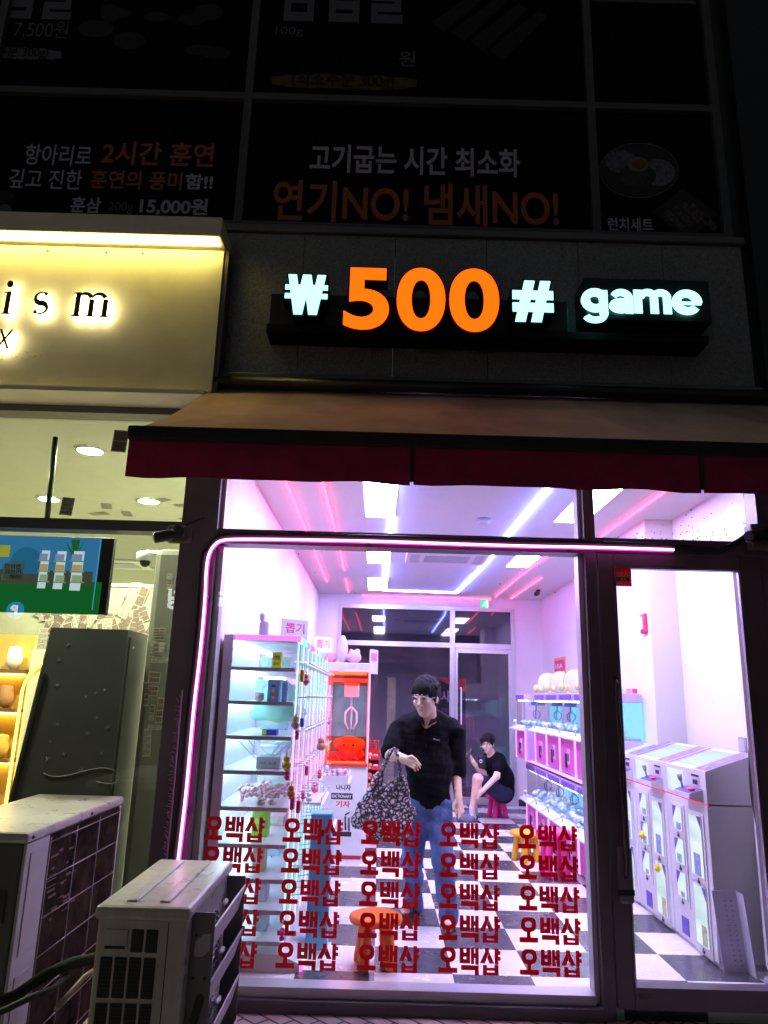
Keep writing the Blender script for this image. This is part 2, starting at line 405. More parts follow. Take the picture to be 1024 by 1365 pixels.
def checker():
    m, nt, b = _new('checkered vinyl tiles'); v = _coord(nt, 1.0)
    mp = nt.nodes.new('ShaderNodeMapping'); mp.inputs['Location'].default_value = (-.02 / .47, -.30 / .47, .5); mp.inputs['Scale'].default_value = (1 / .47, 1 / .47, 1)
    nt.links.new(v, mp.inputs[0])
    ck = nt.nodes.new('ShaderNodeTexChecker'); ck.inputs['Scale'].default_value = 1
    ck.inputs['Color1'].default_value = (.86, .86, .88, 1); ck.inputs['Color2'].default_value = (.075, .075, .088, 1)
    nt.links.new(mp.outputs[0], ck.inputs['Vector'])
    mx = nt.nodes.new('ShaderNodeMixRGB'); mx.blend_type = 'MULTIPLY'; mx.inputs[0].default_value = .6
    st = _ramp(nt, _noise(nt, v, 5, 8, .7), [(.3, (.86, .85, .85)), (.6, (1, 1, 1))])
    nt.links.new(ck.outputs['Color'], mx.inputs[1]); nt.links.new(st, mx.inputs[2])
    br = nt.nodes.new('ShaderNodeTexBrick'); br.offset = 0; br.inputs['Scale'].default_value = 1; br.inputs['Mortar Size'].default_value = .004
    br.inputs['Brick Width'].default_value = 1; br.inputs['Row Height'].default_value = 1
    br.inputs['Color1'].default_value = br.inputs['Color2'].default_value = (1, 1, 1, 1); br.inputs['Mortar'].default_value = (.55, .55, .55, 1)
    nt.links.new(mp.outputs[0], br.inputs['Vector'])
    m2 = nt.nodes.new('ShaderNodeMixRGB'); m2.blend_type = 'MULTIPLY'; m2.inputs[0].default_value = 1
    nt.links.new(mx.outputs[0], m2.inputs[1]); nt.links.new(br.outputs['Color'], m2.inputs[2])
    nt.links.new(m2.outputs[0], b.inputs['Base Color'])
    mr = nt.nodes.new('ShaderNodeMapRange'); mr.inputs['To Min'].default_value = .12; mr.inputs['To Max'].default_value = .38
    nt.links.new(_noise(nt, v, 7, 6), mr.inputs[0]); nt.links.new(mr.outputs[0], b.inputs['Roughness']); return m
M['paving'] = herringbone(); M['checker'] = checker()

FLOOR_Z, STREET_Z, CEIL = 0.0, -0.10, 3.29
XL, XR, YB = -1.05, 2.70, 7.70          # inner faces of the shop: left wall, right wall, rear wall

# ------------------------------------------------------------------ ground, floors, ceilings
struct('pavement', MB().box(-60, 60, -7, -.02, STREET_Z - .2, STREET_Z), M['paving'])
struct('road', MB().box(-60, 60, -60, -7.0, STREET_Z - .4, STREET_Z - .13), mat('asphalt', (.05, .05, .052), .85, var=.3, scale=40, bump=.4, bscale=120))
struct('shop_floor', MB().box(XL - .12, XR + .1, .02, YB, -.12, 0), M['checker'])
struct('shop_ceiling', MB().box(XL - .1, XR + .1, .08, YB, CEIL, CEIL + .1), M['ceil_white'])
struct('neighbour_floor', MB().box(-8, -1.30, .02, 9, -.12, 0), mat('grey floor tile', (.25, .25, .24), .3, var=.2))
struct('neighbour_ceiling', MB().box(-8, -1.30, .08, 9, 3.40, 3.5), mat('cream ceiling', (.74, .74, .60), .7, var=.03))

# ------------------------------------------------------------------ the building
B = thing('commercial_building', 'dark multi-storey building front with grey stone band above the lit game shop', 'building', (0, 0, STREET_Z))
g = MB()
gx = [-1.22, -.62, .03, .68, 1.33, 1.93, 2.5]
for i in range(6): g.box(gx[i] + .002, gx[i + 1] - .002, -.06, .25, 3.70, 4.80)
obj('stone_fascia', g, M['granite'], B)
obj('fascia_trim', MB().box(-1.24, 2.52, -.12, .2, 3.62, 3.695, .01).box(-1.22, 2.52, -.09, .2, 4.805, 4.86, .008), M['grey_alu'], B)
obj('soffit_wall', MB().box(-1.22, 2.52, .10, .25, 3.08, 3.615), M['black'], B)
# upper storey curtain wall
Z1, Z2, Z3 = 4.93, 6.02, 7.2
fr = MB()
for x in (-3.1, -1.12, 1.49, 2.44): fr.box(x - .03, x + .03, -.03, .12, Z1 - .05, 8.2)
for a, b in ((-5.2, -3.13), (-3.07, -1.15), (-1.09, 1.46), (1.52, 2.41)):
    for z in (Z1 - .03, Z2, 7.12 if a > 1 else 7.5): fr.box(a, b, -.028, .118, z - .028, z + .028)
obj('window_frame', fr, mat('upper mullion', (.085, .082, .092), .5, .1, var=.15), B)
films = {}
for nm, a, b, z0, z1 in (('a', -3.07, -1.15, Z1, Z2), ('b', -1.09, 1.46, Z1, Z2), ('c', 1.52, 2.41, Z1, Z2), ('d', -3.07, -1.15, Z2, 7.5), ('e', -1.09, 1.46, Z2, 7.5), ('f', 1.52, 2.41, Z2, 7.12), ('g', -5.2, -3.13, Z1, Z2), ('h', -5.2, -3.13, Z2, 7.5)):
    films[nm] = obj('window_film', MB().box(a, b, .012, .04, z0 + .03, z1 - .03), M['film'], B)
wh = mat('white film print', (.44, .41, .50), .6, var=.08); dimw = mat('dimmed film print', (.10, .095, .12), .6, var=.1)  # second print is a darkened copy, painted for the weaker light higher up
org = mat('orange film print', (.36, .085, .018), .6, var=.08); yel = mat('yellow film print', (.07, .055, .008), .7, var=.35, scale=12)
ink = mat('black film print', (.004, .004, .005), .7)
def film_text(f, body, bl, tr, m, bold=.02, y=.008): obj('film_lettering', text_px(body, bl, tr, y, bold), m, films[f])
film_text('a', '항아리로', (31, 219), (124, 194), wh, .008); film_text('a', '2시간 훈연', (134, 219), (287, 191), org, .022)
film_text('a', '깊고 진한', (10, 250), (111, 227), wh, .008); film_text('a', '훈연의 풍미', (119, 251), (244, 229), org, .018)
film_text('a', '함!!', (246, 252), (285, 232), wh, .03); film_text('a', '훈삼', (93, 283), (136, 263), wh, .024)
film_text('a', '200g', (143, 284), (178, 270), dimw, .002); film_text('a', '15,000원', (185, 286), (278, 265), wh, .03)
film_text('b', '고기굽는 시간 최소화', (412, 229), (693, 199), wh, .022); film_text('b', '연기NO! 냄새NO!', (362, 294), (744, 249), org, .02)
film_text('c', '런치세트', (811, 307), (870, 291), wh, .02)
film_text('d', '/ 7,500원', (2, 50), (93, 28), dimw, -.005); film_text('d', '삼겹살', (-60, 22), (112, -50), dimw, .03)
film_text('e', '100g', (367, 48), (404, 36), dimw, -.005); film_text('e', '삼겹살', (368, 27), (545, -55), dimw, .03); film_text('e', '원', (532, 88), (554, 68), dimw, .01)
def brush(f, x0, x1, yc, h, m):
    rng = random.Random(int(x0)); top = []; bot = []
    for i in range(24):
        t = i / 23; x = x0 + (x1 - x0) * t; k = (1 - .5 * (abs(t - .5) * 2) ** 3)
        top.append((x, yc + 4 * t - h * k * rng.uniform(.42, .55))); bot.append((x + rng.uniform(-3, 3), yc + 4 * t + h * k * rng.uniform(.42, .55)))
    mb = MB(); mb.add([PY(*p, .009) for p in top + bot], [(i, i + 1, 25 + i, 24 + i) for i in range(23)]); obj('film_brush_mark', mb, m, films[f])
brush('d', -20, 82, 69, 16, dimw); film_text('d', '(주문 300g)', (-12, 77), (66, 63), ink, .02, .005)
brush('e', 362, 556, 107, 20, yel); film_text('e', '(최소주문 300g)', (388, 117), (526, 98), ink, .02, .005)
# printed lunch pictures on the film (flat prints)
def disc_px(cx, cy_, rx, ry, Y, n=40, a0=0, a1=2 * math.pi):
    return [PY(cx + rx * math.cos(a0 + (a1 - a0) * i / n), cy_ + ry * math.sin(a0 + (a1 - a0) * i / n), Y) for i in range(n)]
def flat(name, pts, m, parent): 
    mb = MB(); mb.add(pts, [tuple(range(len(pts)))]); return obj(name, mb, m, parent)
rim = MB(); o_ = disc_px(852, 227, 53, 37, .009); i_ = disc_px(852, 227, 51.5, 35.5, .009)
rim.add(o_ + i_, [(k, (k + 1) % 40, 40 + (k + 1) % 40, 40 + k) for k in range(40)]); obj('film_picture', rim, dimw, films['c'])
flat('film_picture', disc_px(852, 227, 51, 35, .010), mat('print dark bowl', (.012, .010, .015), .6, var=.6, scale=20), films['c'])
flat('film_picture', disc_px(828, 215, 22, 15, .0085), mat('print noodles', (.10, .09, .11), .6, var=.7, scale=45), films['c'])
flat('film_picture', disc_px(878, 230, 22, 18, .0085), mat('print radish', (.13, .12, .15), .6, var=.7, scale=45), films['c'])
flat('film_picture', disc_px(850, 234, 25, 15, .007), mat('print greens', (.028, .030, .026), .6, var=.8, scale=50), films['c'])
flat('film_picture', disc_px(851, 219, 14, 10, .006), mat('print egg white', (.15, .14, .15), .6), films['c'])
flat('film_picture', disc_px(852, 219, 9, 6.5, .005), mat('print egg yolk', (.13, .095, .025), .6), films['c'])
flat('film_picture', [PY(*p, .010) for p in ((870, 282), (910, 252), (959, 285), (918, 319))], mat('print plate', (.010, .009, .012), .6), films['c'])
rng = random.Random(4)
meat = mat('print meat', (.07, .052, .05), .6, var=.7, scale=40); meat2 = mat('print dim meat', (.011, .006, .005), .7, var=.8, scale=18)
for k in range(5):
    x, y = 884 + k * 11, 284 - k * 5 if k < 3 else 276 + (k - 3) * 9
    flat('film_picture', [PY(*p, .0085) for p in ((x, y), (x + 7, y - 6), (x + 30, y + 17), (x + 24, y + 24))], meat, films['c'])
for k in range(4): flat('film_picture', [PY(*p, .009) for p in ((575 + k * 26, 30 + k * 12), (640 + k * 26, -16 + k * 10), (652 + k * 26, -8 + k * 10), (592 + k * 26, 42 + k * 13))], meat2, films['e'])
for k in range(9):
    cx, cy_ = rng.uniform(115, 300), rng.uniform(10, 80); flat('film_picture', disc_px(cx, cy_, rng.uniform(10, 26), rng.uniform(6, 13), .009 - k * .0004, 14), meat2, films['d'])
flat('film_picture', disc_px(4, 262, 14, 9, .009), meat2, films['a']); flat('film_picture', disc_px(6, 280, 10, 8, .008), dimw, films['a'])
lamp = MB(); lamp.box(1.55, 2.38, .0, .02, 7.05, 7.08); obj('window_trim', lamp, dimw, B)
# piers, interior walls
pier = MB().box(2.56, 4.2, -.10, .3, STREET_Z, 8.2).box(2.46, 2.56, -.02, .12, 4.88, 8.2); obj('wall_pier', pier, M['black'], B)
obj('partition_wall', MB().box(-1.30, XL, .08, YB + .1, 0, 3.6), M['wall_white'], B)
obj('interior_wall', MB().box(XR, XR + .15, .08, YB + .1, 0, 3.6), M['wall_white'], B)
obj('wall_column', MB().box(2.44, XR - .002, 2.0, 2.75, .0, CEIL - .002), M['wall_white'], B)
obj('rear_wall', MB().box(XL, -.72, YB, YB + .12, 0, 3.6).box(2.24, XR, YB, YB + .12, 0, 3.6).box(-.72, 2.24, YB, YB + .12, 3.12, 3.6), M['wall_white'], B)
obj('skirting', MB().box(2.26, XR - .003, YB - .015, YB - .002, .001, .10), M['black'], B)
obj('neighbour_wall', MB().box(-8.2, -8, .08, 9, 0, 3.6).box(-8, -1.3, 9, 9.15, 0, 3.6), M['cream_wall'], B)

# ------------------------------------------------------------------ shopfront: frames, panes, vinyl lettering, door
SF = thing('shopfront', 'dark framed glass shopfront of the lit game shop with rows of red lettering', 'shopfront', (.6, 0, STREET_Z))
f = MB()
f.box(-1.30, -1.07, -.06, .10, STREET_Z, 3.08)                                  # post between the two shops
f.box(1.295, 1.365, -.05, .10, STREET_Z, 3.08)                                   # mullion beside the door
f.box(-1.068, 1.293, -.05, .10, 2.535, 2.63); f.box(1.367, 2.50, -.05, .10, 2.545, 2.64)
f.box(-1.068, 1.293, -.05, .10, 3.04, 3.08); f.box(1.367, 2.50, -.05, .10, 3.04, 3.08)
f.box(-1.068, 1.293, -.07, .10, STREET_Z, -.035); f.box(2.43, 2.56, -.04, .11, STREET_Z, 3.08)
obj('frame', f, M['dark_alu'], SF)
obj('inner_frame', MB().box(-1.068, -1.03, .005, .10, -.034, 2.53).box(1.262, 1.292, .004, .10, -.034, 2.53).box(-1.029, 1.261, -.03, .10, -.034, .018)
    .box(-1.068, -1.045, .005, .1, 2.632, 3.038).box(1.27, 1.292, .005, .1, 2.632, 3.038), mat('silver sash', (.52, .50, .54), .35, .4, var=.05), SF)
def pane(name, x0, x1, z0, z1, m, y=.0, parent=None):
    mb = MB(); mb.quad((x0, y, z0), (x1, y, z0), (x1, y, z1), (x0, y, z1)); return obj(name, mb, m, parent or SF)
big = pane('window_pane', -1.04, 1.27, .012, 2.535, M['window']); pane('window_pane', -1.05, 1.28, 2.625, 3.045, M['window'])
tp = pane('window_pane', 1.36, 2.44, 2.635, 3.045, M['window'])
# grime in the corner of the pane over the door
gm = MB(); rng = random.Random(12)
for k in range(150):
    t = rng.random() ** .6; x = 2.43 - (1 - t) * .95; z = 2.645 + rng.random() ** 2.2 * (.03 + .10 * max(0, t - .2)) + (.0 if rng.random() < .8 else rng.random() * .3 * t)
    r = rng.uniform(.002, .006); a = rng.random() * 3
    gm.add([(x + r * math.cos(a + q) * rng.uniform(.5, 1.6), -.002 - k * 1e-6, z + r * math.sin(a + q)) for q in (0, 1.6, 3.1, 4.7)], [(0, 1, 2, 3)])
obj('grime', gm, mat('black grime', (.03, .02, .03), .9), tp)
gm = MB()
for k in range(60):
    x, z, r = rng.uniform(-1.0, 1.2), rng.uniform(.1, 3.0), rng.uniform(.0015, .004)
    gm.add([(x + r * math.cos(q), -.002 - k * 1e-6, z + r * 1.4 * math.sin(q)) for q in (0, 1.2, 2.5, 3.8, 5)], [(0, 1, 2, 3, 4)])
obj('grime', gm, mat('specks', (.08, .06, .08), .9), big)

def rect(mb, x0, y0, x1, y1): mb.prism([(x0, y0, 0), (x1, y0, 0), (x1, y1, 0), (x0, y1, 0)], (0, 0, .02))
def ring(mb, x0, y0, x1, y1, t, rc):
    def rr(x0, y0, x1, y1, r):
        return [(cx + r * math.cos(a), cy_ + r * math.sin(a)) for cx, cy_, a0 in ((x1 - r, y1 - r, 0), (x0 + r, y1 - r, 90), (x0 + r, y0 + r, 180), (x1 - r, y0 + r, 270)) for a in [rad(a0 + 15 * q) for q in range(7)]]
    o, i = rr(x0, y0, x1, y1, rc), rr(x0 + t, y0 + t * .8, x1 - t, y1 - t * .8, rc * .55); n = len(o)
    mb.add([(*p, z) for z in (0, .02) for q in (o, i) for p in q], [f for k in range(n) for f in ((k, (k + 1) % n, n + (k + 1) % n, n + k), (2 * n + k, 2 * n + (k + 1) % n, 3 * n + (k + 1) % n, 3 * n + k),
        (k, (k + 1) % n, 2 * n + (k + 1) % n, 2 * n + k), (n + k, n + (k + 1) % n, 3 * n + (k + 1) % n, 3 * n + k))])
def word_obaeksyap():
    mb = MB()
    ring(mb, .08, .42, .88, 1.0, .21, .26); rect(mb, .38, .2, .58, .425); rect(mb, 0, 0, .96, .198)            # 오
    q = MB()                                                                                               # 백
    rect(q, 0, .38, .20, 1.0); rect(q, .34, .38, .54, 1.0); rect(q, .202, .64, .338, .80); rect(q, .202, .38, .338, .54)
    rect(q, .58, .36, .745, 1.0); rect(q, .747, .60, .80, .78); rect(q, .802, .34, .98, 1.0)
    rect(q, .08, .12, .98, .31); rect(q, .77, -.06, .98, .118)
    mb.add([(x + 1.08, y, z) for x, y, z in q.v], q.f)
    q = MB()                                                                                               # 샵
    q.prism([(.24, 1.0, 0), (.45, 1.0, 0), (.45, .84, 0), (.23, .40, 0), (-.02, .40, 0), (.24, .84, 0)], (0, 0, .02))
    q.prism([(.452, .86, 0), (.72, .40, 0), (.47, .40, 0), (.352, .62, 0), (.452, .82, 0)], (0, 0, .02))
    rect(q, .74, .36, .93, 1.0); rect(q, .932, .75, 1.04, .89); rect(q, .932, .52, 1.04, .66)
    rect(q, .13, -.06, .34, .34); rect(q, .72, -.06, .93, .34); rect(q, .342, .12, .718, .23); rect(q, .342, -.06, .718, .05)
    mb.add([(x + 2.14, y, z) for x, y, z in q.v], q.f)
    return mb
wm = fit(word_obaeksyap(), .352, .138, .0015)
wmesh = wm.xf(Matrix.Translation((-.176, -.003, -.069)) @ FACE).mesh('vinyl_lettering', (0, 0, 0)); wmesh.materials.append(M['red_vinyl'])
c00, c40, c44 = PY(313, 1105), PY(730, 1117), PY(733, 1284)
for i in range(5):
    for j in range(5):
        o = bpy.data.objects.new('vinyl_lettering', wmesh); COL.objects.link(o); o.parent = big
        x = c00.x + (c40.x - c00.x) * i / 4; z = c40.z + (c44.z - c40.z) * j / 4
        o.location = Vector((x, 0, z)) - SF.location
# door
d = MB(); d.box(1.375, 1.475, -.045, .06, -.04, 2.54, .004); d.box(2.285, 2.42, -.045, .06, -.04, 2.54, .004)
d.box(1.477, 2.283, -.045, .06, 2.455, 2.54); d.box(1.477, 2.283, -.045, .06, -.04, .07)
door = obj('door', d, M['dark_alu'], SF)
mb = MB(); mb.quad((1.47, .01, .065), (2.29, .01, .065), (2.29, .01, 2.46), (1.47, .01, 2.46)); obj('door_pane', mb, M['window'], door)
obj('door_beading', MB().box(1.477, 1.487, -.048, -.02, .072, 2.453).box(2.270, 2.283, -.048, -.02, .072, 2.453).box(1.488, 2.269, -.048, -.02, 2.444, 2.453), mat('steel bead', (.35, .33, .36), .25, .8), door)
obj('door_handle', MB().tube([(1.447, -.05, .62), (1.447, -.085, .66), (1.447, -.085, 1.72), (1.447, -.05, 1.76)], .012, 10).tube([(1.468, -.05, .62), (1.468, -.078, .66), (1.468, -.078, 1.72), (1.468, -.05, 1.76)], .006, 8), mat('brown steel pull', (.10, .07, .075), .25, .8), door)
h = MB().box(1.405, 1.492, -.075, -.046, .50, .80, .02); lock = obj('door_lock', h, mat('grey lock', (.16, .14, .15), .35, .3), door)
obj('lock_slot', MB().box(1.404, 1.493, -.078, -.05, .545, .575), M['black'], door)
st = text_at  # sticker on the door glass
sa, sb = PY(815, 781), PY(841, 757)
stk = obj('door_sticker', MB().box(sa.x, sb.x, -.002, .004, sa.z, sb.z), mat('red sticker', (.60, .03, .06), .45, trans=.6), door)
sb1, sb2 = PY(815.5, 775.5), PY(841, 768)
obj('door_notice', MB().box(sb1.x, sb2.x, -.004, -.0025, sb1.z, sb2.z), mat('grey sticker band', (.5, .45, .5), .5, trans=.4), door)
for body, bl, tr, m_ in (('세이프한 안전', (818, 767), (838, 762.5), wh), ('TEBCOM', (818, 774.5), (839, 769.5), M['black']), ('24시간 보안', (820, 780), (838, 777), wh)):
    obj('notice_lettering', text_px(body, bl, tr, -.0055, .02), m_, door)
wl = mat('worn label', (.10, .085, .085), .7, var=.4)
for a, b in (((852, 1332), (865, 1324)), ((866, 1331), (878, 1325))):
    p, q = PY(*a, -.046), PY(*b, -.046); obj('old_label', MB().box(p.x, q.x, -.0475, -.0455, p.z, q.z, .0008), wl, door)

# neighbour's window frame and panes
N = thing('neighbour_shopfront', 'glass front of the cream lit photo shop left of the pink shop', 'shopfront', (-3, 0, STREET_Z))
obj('frame', MB().box(-6, -1.302, -.04, .09, 2.60, 2.67).box(-6, -1.302, -.05, .09, 3.40, 3.56).box(-6, -1.302, -.05, .09, STREET_Z, .05).box(-3.2, -3.12, -.04, .09, .052, 2.598), M['dark_alu'], N)
pane('window_pane', -6, -1.30, 2.665, 3.405, M['window_dark'], 0, N); pane('window_pane', -3.13, -1.30, .045, 2.605, M['window_dark'], 0, N); pane('window_pane', -6, -3.19, .045, 2.605, M['window_dark'], 0, N)
pp, qq = PY(65, 697, .02), PY(74, 583, .02)
solo('ceiling_pole', MB().tube([PY(62, 700, .06), PY(74, 583, .06)], .018, 10), mat('dark green pole', (.02, .035, .033), .4), 'slim dark green pole leaning behind the upper glass of the photo shop', 'pole')

# ------------------------------------------------------------------ illuminated shop sign
def strip2d(pts, ws):
    """a pen stroke of changing width as a solid"""
    n = len(pts); L = []; Rr = []
    for i, (x, y) in enumerate(pts):
        a = pts[max(0, i - 1)]; b = pts[min(n - 1, i + 1)]; dx, dy = b[0] - a[0], b[1] - a[1]; l = math.hypot(dx, dy) or 1
        L.append((x - dy / l * ws[i] / 2, y + dx / l * ws[i] / 2)); Rr.append((x + dy / l * ws[i] / 2, y - dx / l * ws[i] / 2))
    q = MB(); vs = [(*p, z) for z in (0, .1) for p in L + Rr]; m_ = 2 * n
    fs = []
    for i in range(n - 1):
        fs += [(i, i + 1, n + i + 1, n + i), (m_ + i, m_ + n + i, m_ + n + i + 1, m_ + i + 1), (i, m_ + i, m_ + i + 1, i + 1), (n + i, n + i + 1, m_ + n + i + 1, m_ + n + i)]
    fs += [(0, n, m_ + n, m_), (n - 1, m_ + n - 1, m_ + 2 * n - 1, 2 * n - 1)]
    return q.add(vs, fs)
def arc(cx, cy_, rx, ry, a0, a1, n=12): return [(cx + rx * math.cos(rad(a0 + (a1 - a0) * i / n)), cy_ + ry * math.sin(rad(a0 + (a1 - a0) * i / n))) for i in range(n + 1)]
SG = thing('shop_sign', 'lit sign reading 500 in orange with white won, hash and game letters', 'sign', (.6, -.06, 4.1))
blk = M['black']
c1, c2 = PY(362, 449, -.062), PY(757, 385, -.24)
obj('sign_case', MB().box(c1.x, c2.x, -.24, -.062, c1.z, c1.z + .23, .01), blk, SG)
c3, c4 = PY(768, 449, -.062), PY(945, 374, -.30)
obj('sign_case', MB().box(c3.x, c4.x, -.30, -.062, c3.z, c4.z, .01), blk, SG)
t1, t2 = PY(360, 460, -.063), PY(945, 447, -.26)
obj('sign_trough', MB().box(t1.x, t2.x, -.26, -.063, t1.z, c1.z - .003, .006), mat('dark trough', (.010, .010, .011), .6, spec=.2), SG)
e_or = emis('orange sign face', (1.0, .075, .002), 2.9); e_wh = emis('white sign face', (.36, .98, .93), 2.1)
LET = [('₩', 378, 438, 418, 367, .052, e_wh), ('5', 457, 520, 438, 358, .026, e_or), ('0', 528, 594, 440, 358, .026, e_or), ('0', 599, 665, 441, 359, .026, e_or), ('#', 684, 737, 428, 375, .05, e_wh)]
def won(g_):
    q = MB(); k = g_
    def P_(pts, z0=0.0): q.prism([(x, y, z0) for x, y in pts], (0, 0, .1))
    w = .23 + 2 * k
    for xa, xb in ((.10, .30), (.50, .30), (.50, .70), (.90, .70)):
        P_([(xa - w / 2, 1 + k), (xa + w / 2, 1 + k), (xb + w / 2, -k), (xb - w / 2, -k)], .001 if xb > xa else .002)
    P_([(-.08 - k, .40 - k), (1.08 + k, .40 - k), (1.08 + k, .52 + k), (-.08 - k, .52 + k)], .003); P_([(-.08 - k, .62 - k), (1.08 + k, .62 - k), (1.08 + k, .74 + k), (-.08 - k, .74 + k)], .003)
    return q
for ch, x0, x1, yb, yt, bold, m_ in LET:
    a, b = PY(x0, yb, -.36), PY(x1, yt, -.36)
    if ch == '₩':
        obj('letter_body', fit(won(.03), b.x - a.x + .024, b.z - a.z + .024, .115).xf(Matrix.Translation((a.x - .012, -.24, a.z - .012)) @ FACE), blk, SG)
        obj('letter_face', fit(won(0), b.x - a.x, b.z - a.z, .006).xf(Matrix.Translation((a.x, -.3555, a.z)) @ FACE), m_, SG); continue
    obj('letter_body', text_at(ch, a.x - .012, b.x + .012, a.z - .012, b.z + .012, -.24, bold + .012, .115), blk, SG)
    obj('letter_face', text_at(ch, a.x, b.x, a.z, b.z, -.3555, bold, .006), m_, SG)
def heavy(ch):
    q = MB(); w = .29
    def S_(pts, ws=None): r = strip2d(pts, ws or [w] * len(pts)); q.add(r.v, r.f)
    def R_(x0, y0, x1, y1): rect(q, x0, y0, x1, y1)
    if ch == 'g':
        S_(arc(.47, .53, .33, .34, 20, 340, 24)); R_(.62, -.05, .92, 1.0); S_([(.77, -.02)] + arc(.45, -.08, .32, .22, 0, -160, 14), [.29] + [.22] * 15)
    if ch == 'a':
        S_(arc(.44, .30, .31, .17, 0, 360, 24), [.25] * 25); R_(.62, 0, .92, .66); S_(arc(.46, .60, .31, .27, 0, 150, 14), [.29] + [.24] * 14)
    if ch == 'm':
        R_(0, 0, .29, 1.0)
        for x in (.24, .70): S_(arc(x + .24, .64, .24, .23, 180, 0, 12), [.24] * 13)
        R_(.575, 0, .865, .66); R_(1.035, 0, 1.325, .66)
    if ch == 'e':
        S_(arc(.47, .5, .33, .365, -5, 320, 26), [.27] * 27); R_(.16, .42, .93, .55)
    return q
for ch, x0, x1, yb, yt in (('g', 778, 812, 426, 382), ('a', 815, 846, 413, 383), ('m', 849, 897, 413, 383), ('e', 900, 937, 415, 384)):
    a, b = PY(x0, yb, -.345), PY(x1, yt, -.345)
    obj('letter_face', fit(heavy(ch), b.x - a.x, b.z - a.z, .02).xf(Matrix.Translation((a.x, -.302, a.z)) @ FACE), e_wh, SG)

# ------------------------------------------------------------------ neighbour's sign box with a light shelf and halo letters
NS = thing('shop_sign', 'cream sign box of the neighbouring shop with warm light strip and halo lit serif letters', 'sign', (-3, -.1, 3.5))
xr = PY(291, 420, -.22).x; zp0 = PY(250, 522, -.22).z; zv = PY(280, 314, -.36).z; zt = PY(280, 289, -.36).z
obj('sign_panel', MB().box(-6, xr, -.22, -.05, zp0, zv - .02), M['shop_yellow'], NS)
vz = obj('light_shelf', MB().box(-6, xr + .004, -.36, -.05, zv, zt, .004), M['shop_yellow'], NS)
obj('light_strip', MB().box(-6, xr - .02, -.345, -.255, zv - .008, zv - .001), emis('warm light strip', (1.0, .80, .20), 15.0), vz)
obj('screw', (lambda q: [q.blob((x, -.224, zv - .06), .008, 8) for x in (-2.9, -2.35, -1.95, -1.7)] and q)(MB()), mat('rusty screw', (.16, .09, .04), .7), NS)
obj('bottom_lip', MB().prism([(-6, -.222, zp0 + .002), (-6, -.30, zp0 - .02), (-6, -.30, zp0 - .05), (-6, -.05, zp0 - .05), (-6, -.05, zp0 + .002)], (xr - .03 + 6, 0, 0)), M['shop_yellow'], NS)
obj('end_trim', MB().box(xr + .001, xr + .03, -.20, -.05, zp0 - .04, zv - .002), M['dark_alu'], NS)
def serif(ch):
    q = MB()
    def P_(pts): q.prism([(*p, 0) for p in pts], (0, 0, .1))
    def stem(x, w, top=True, y1=.92):
        P_([(x, .06), (x + w, .06), (x + w, y1), (x, y1 - .0)]); P_([(x - .09, 0), (x + w + .09, 0), (x + w + .09, .045), (x + w, .058), (x, .058), (x - .09, .045)])
        if top: P_([(x - .11, y1 + .0), (x + w, y1 + .002), (x + w, 1.0), (x - .11, y1 + .04)])
    if ch == 'i':
        stem(.12, .22); q.add(*(lambda r: (r.v, r.f))(MB().prism([(.22 + .15 * math.cos(rad(20 * k)), 1.32 + .15 * math.sin(rad(20 * k)), 0) for k in range(18)], (0, 0, .1))))
    if ch == 's':
        pts = arc(.36, .73, .26, .235, 35, 260, 14) + arc(.36, .27, .29, .235, 80, -145, 14)
        ws = [.05 + .19 * math.exp(-((i / 29 - .5) / .2) ** 2) + (.10 if i < 2 or i > 27 else 0) for i in range(30)]
        r = strip2d(pts, ws); q.add(r.v, r.f)
    if ch == 'm':
        for x in (.12, .72, 1.32): stem(x, .21, x < .2, .92 if x < .2 else .72)
        for x0 in (.33, .93):
            r = strip2d(arc(x0 + .17, .70, .30, .24, 165, 20, 12), [.04 + .16 * i / 12 for i in range(13)]); q.add(r.v, r.f)
    if ch == 'x':
        P_([(.0, 0), (.12, 0), (.86, 1), (.74, 1)]); r = MB().prism([(.1, 1, .001), (.24, 1, .001), (.76, 0, .001), (.62, 0, .001)], (0, 0, .1)); q.add(r.v, r.f)
    return q
halo = emis('halo acrylic', (1.0, .84, .42), 13.0); bronze = mat('dark bronze letter', (.035, .028, .018), .35, .7)
for ch, x0, x1, yb, yt in (('i', 2, 21, 419, 375), ('s', 43, 68, 419, 390), ('m', 95, 149, 422, 391), ('x', -6, 19, 465, 440)):
    a, b = PY(x0, yb, -.27), PY(x1, yt, -.27)
    obj('halo_body', fit(serif(ch), b.x - a.x, b.z - a.z, .042).xf(Matrix.Translation((a.x, -.228, a.z)) @ FACE), halo, NS)
    obj('letter_face', fit(serif(ch), b.x - a.x, b.z - a.z, .008).xf(Matrix.Translation((a.x, -.2715, a.z)) @ FACE), bronze, NS)
obj('paint_chip', (lambda q, r: [q.blob(tuple(PY(r.uniform(2, 55), r.uniform(468, 480), -.221)), (.006, .002, .005), 6) for _ in range(14)] and q)(MB(), random.Random(3)), mat('chipped plaster', (.7, .66, .5), .8), NS)

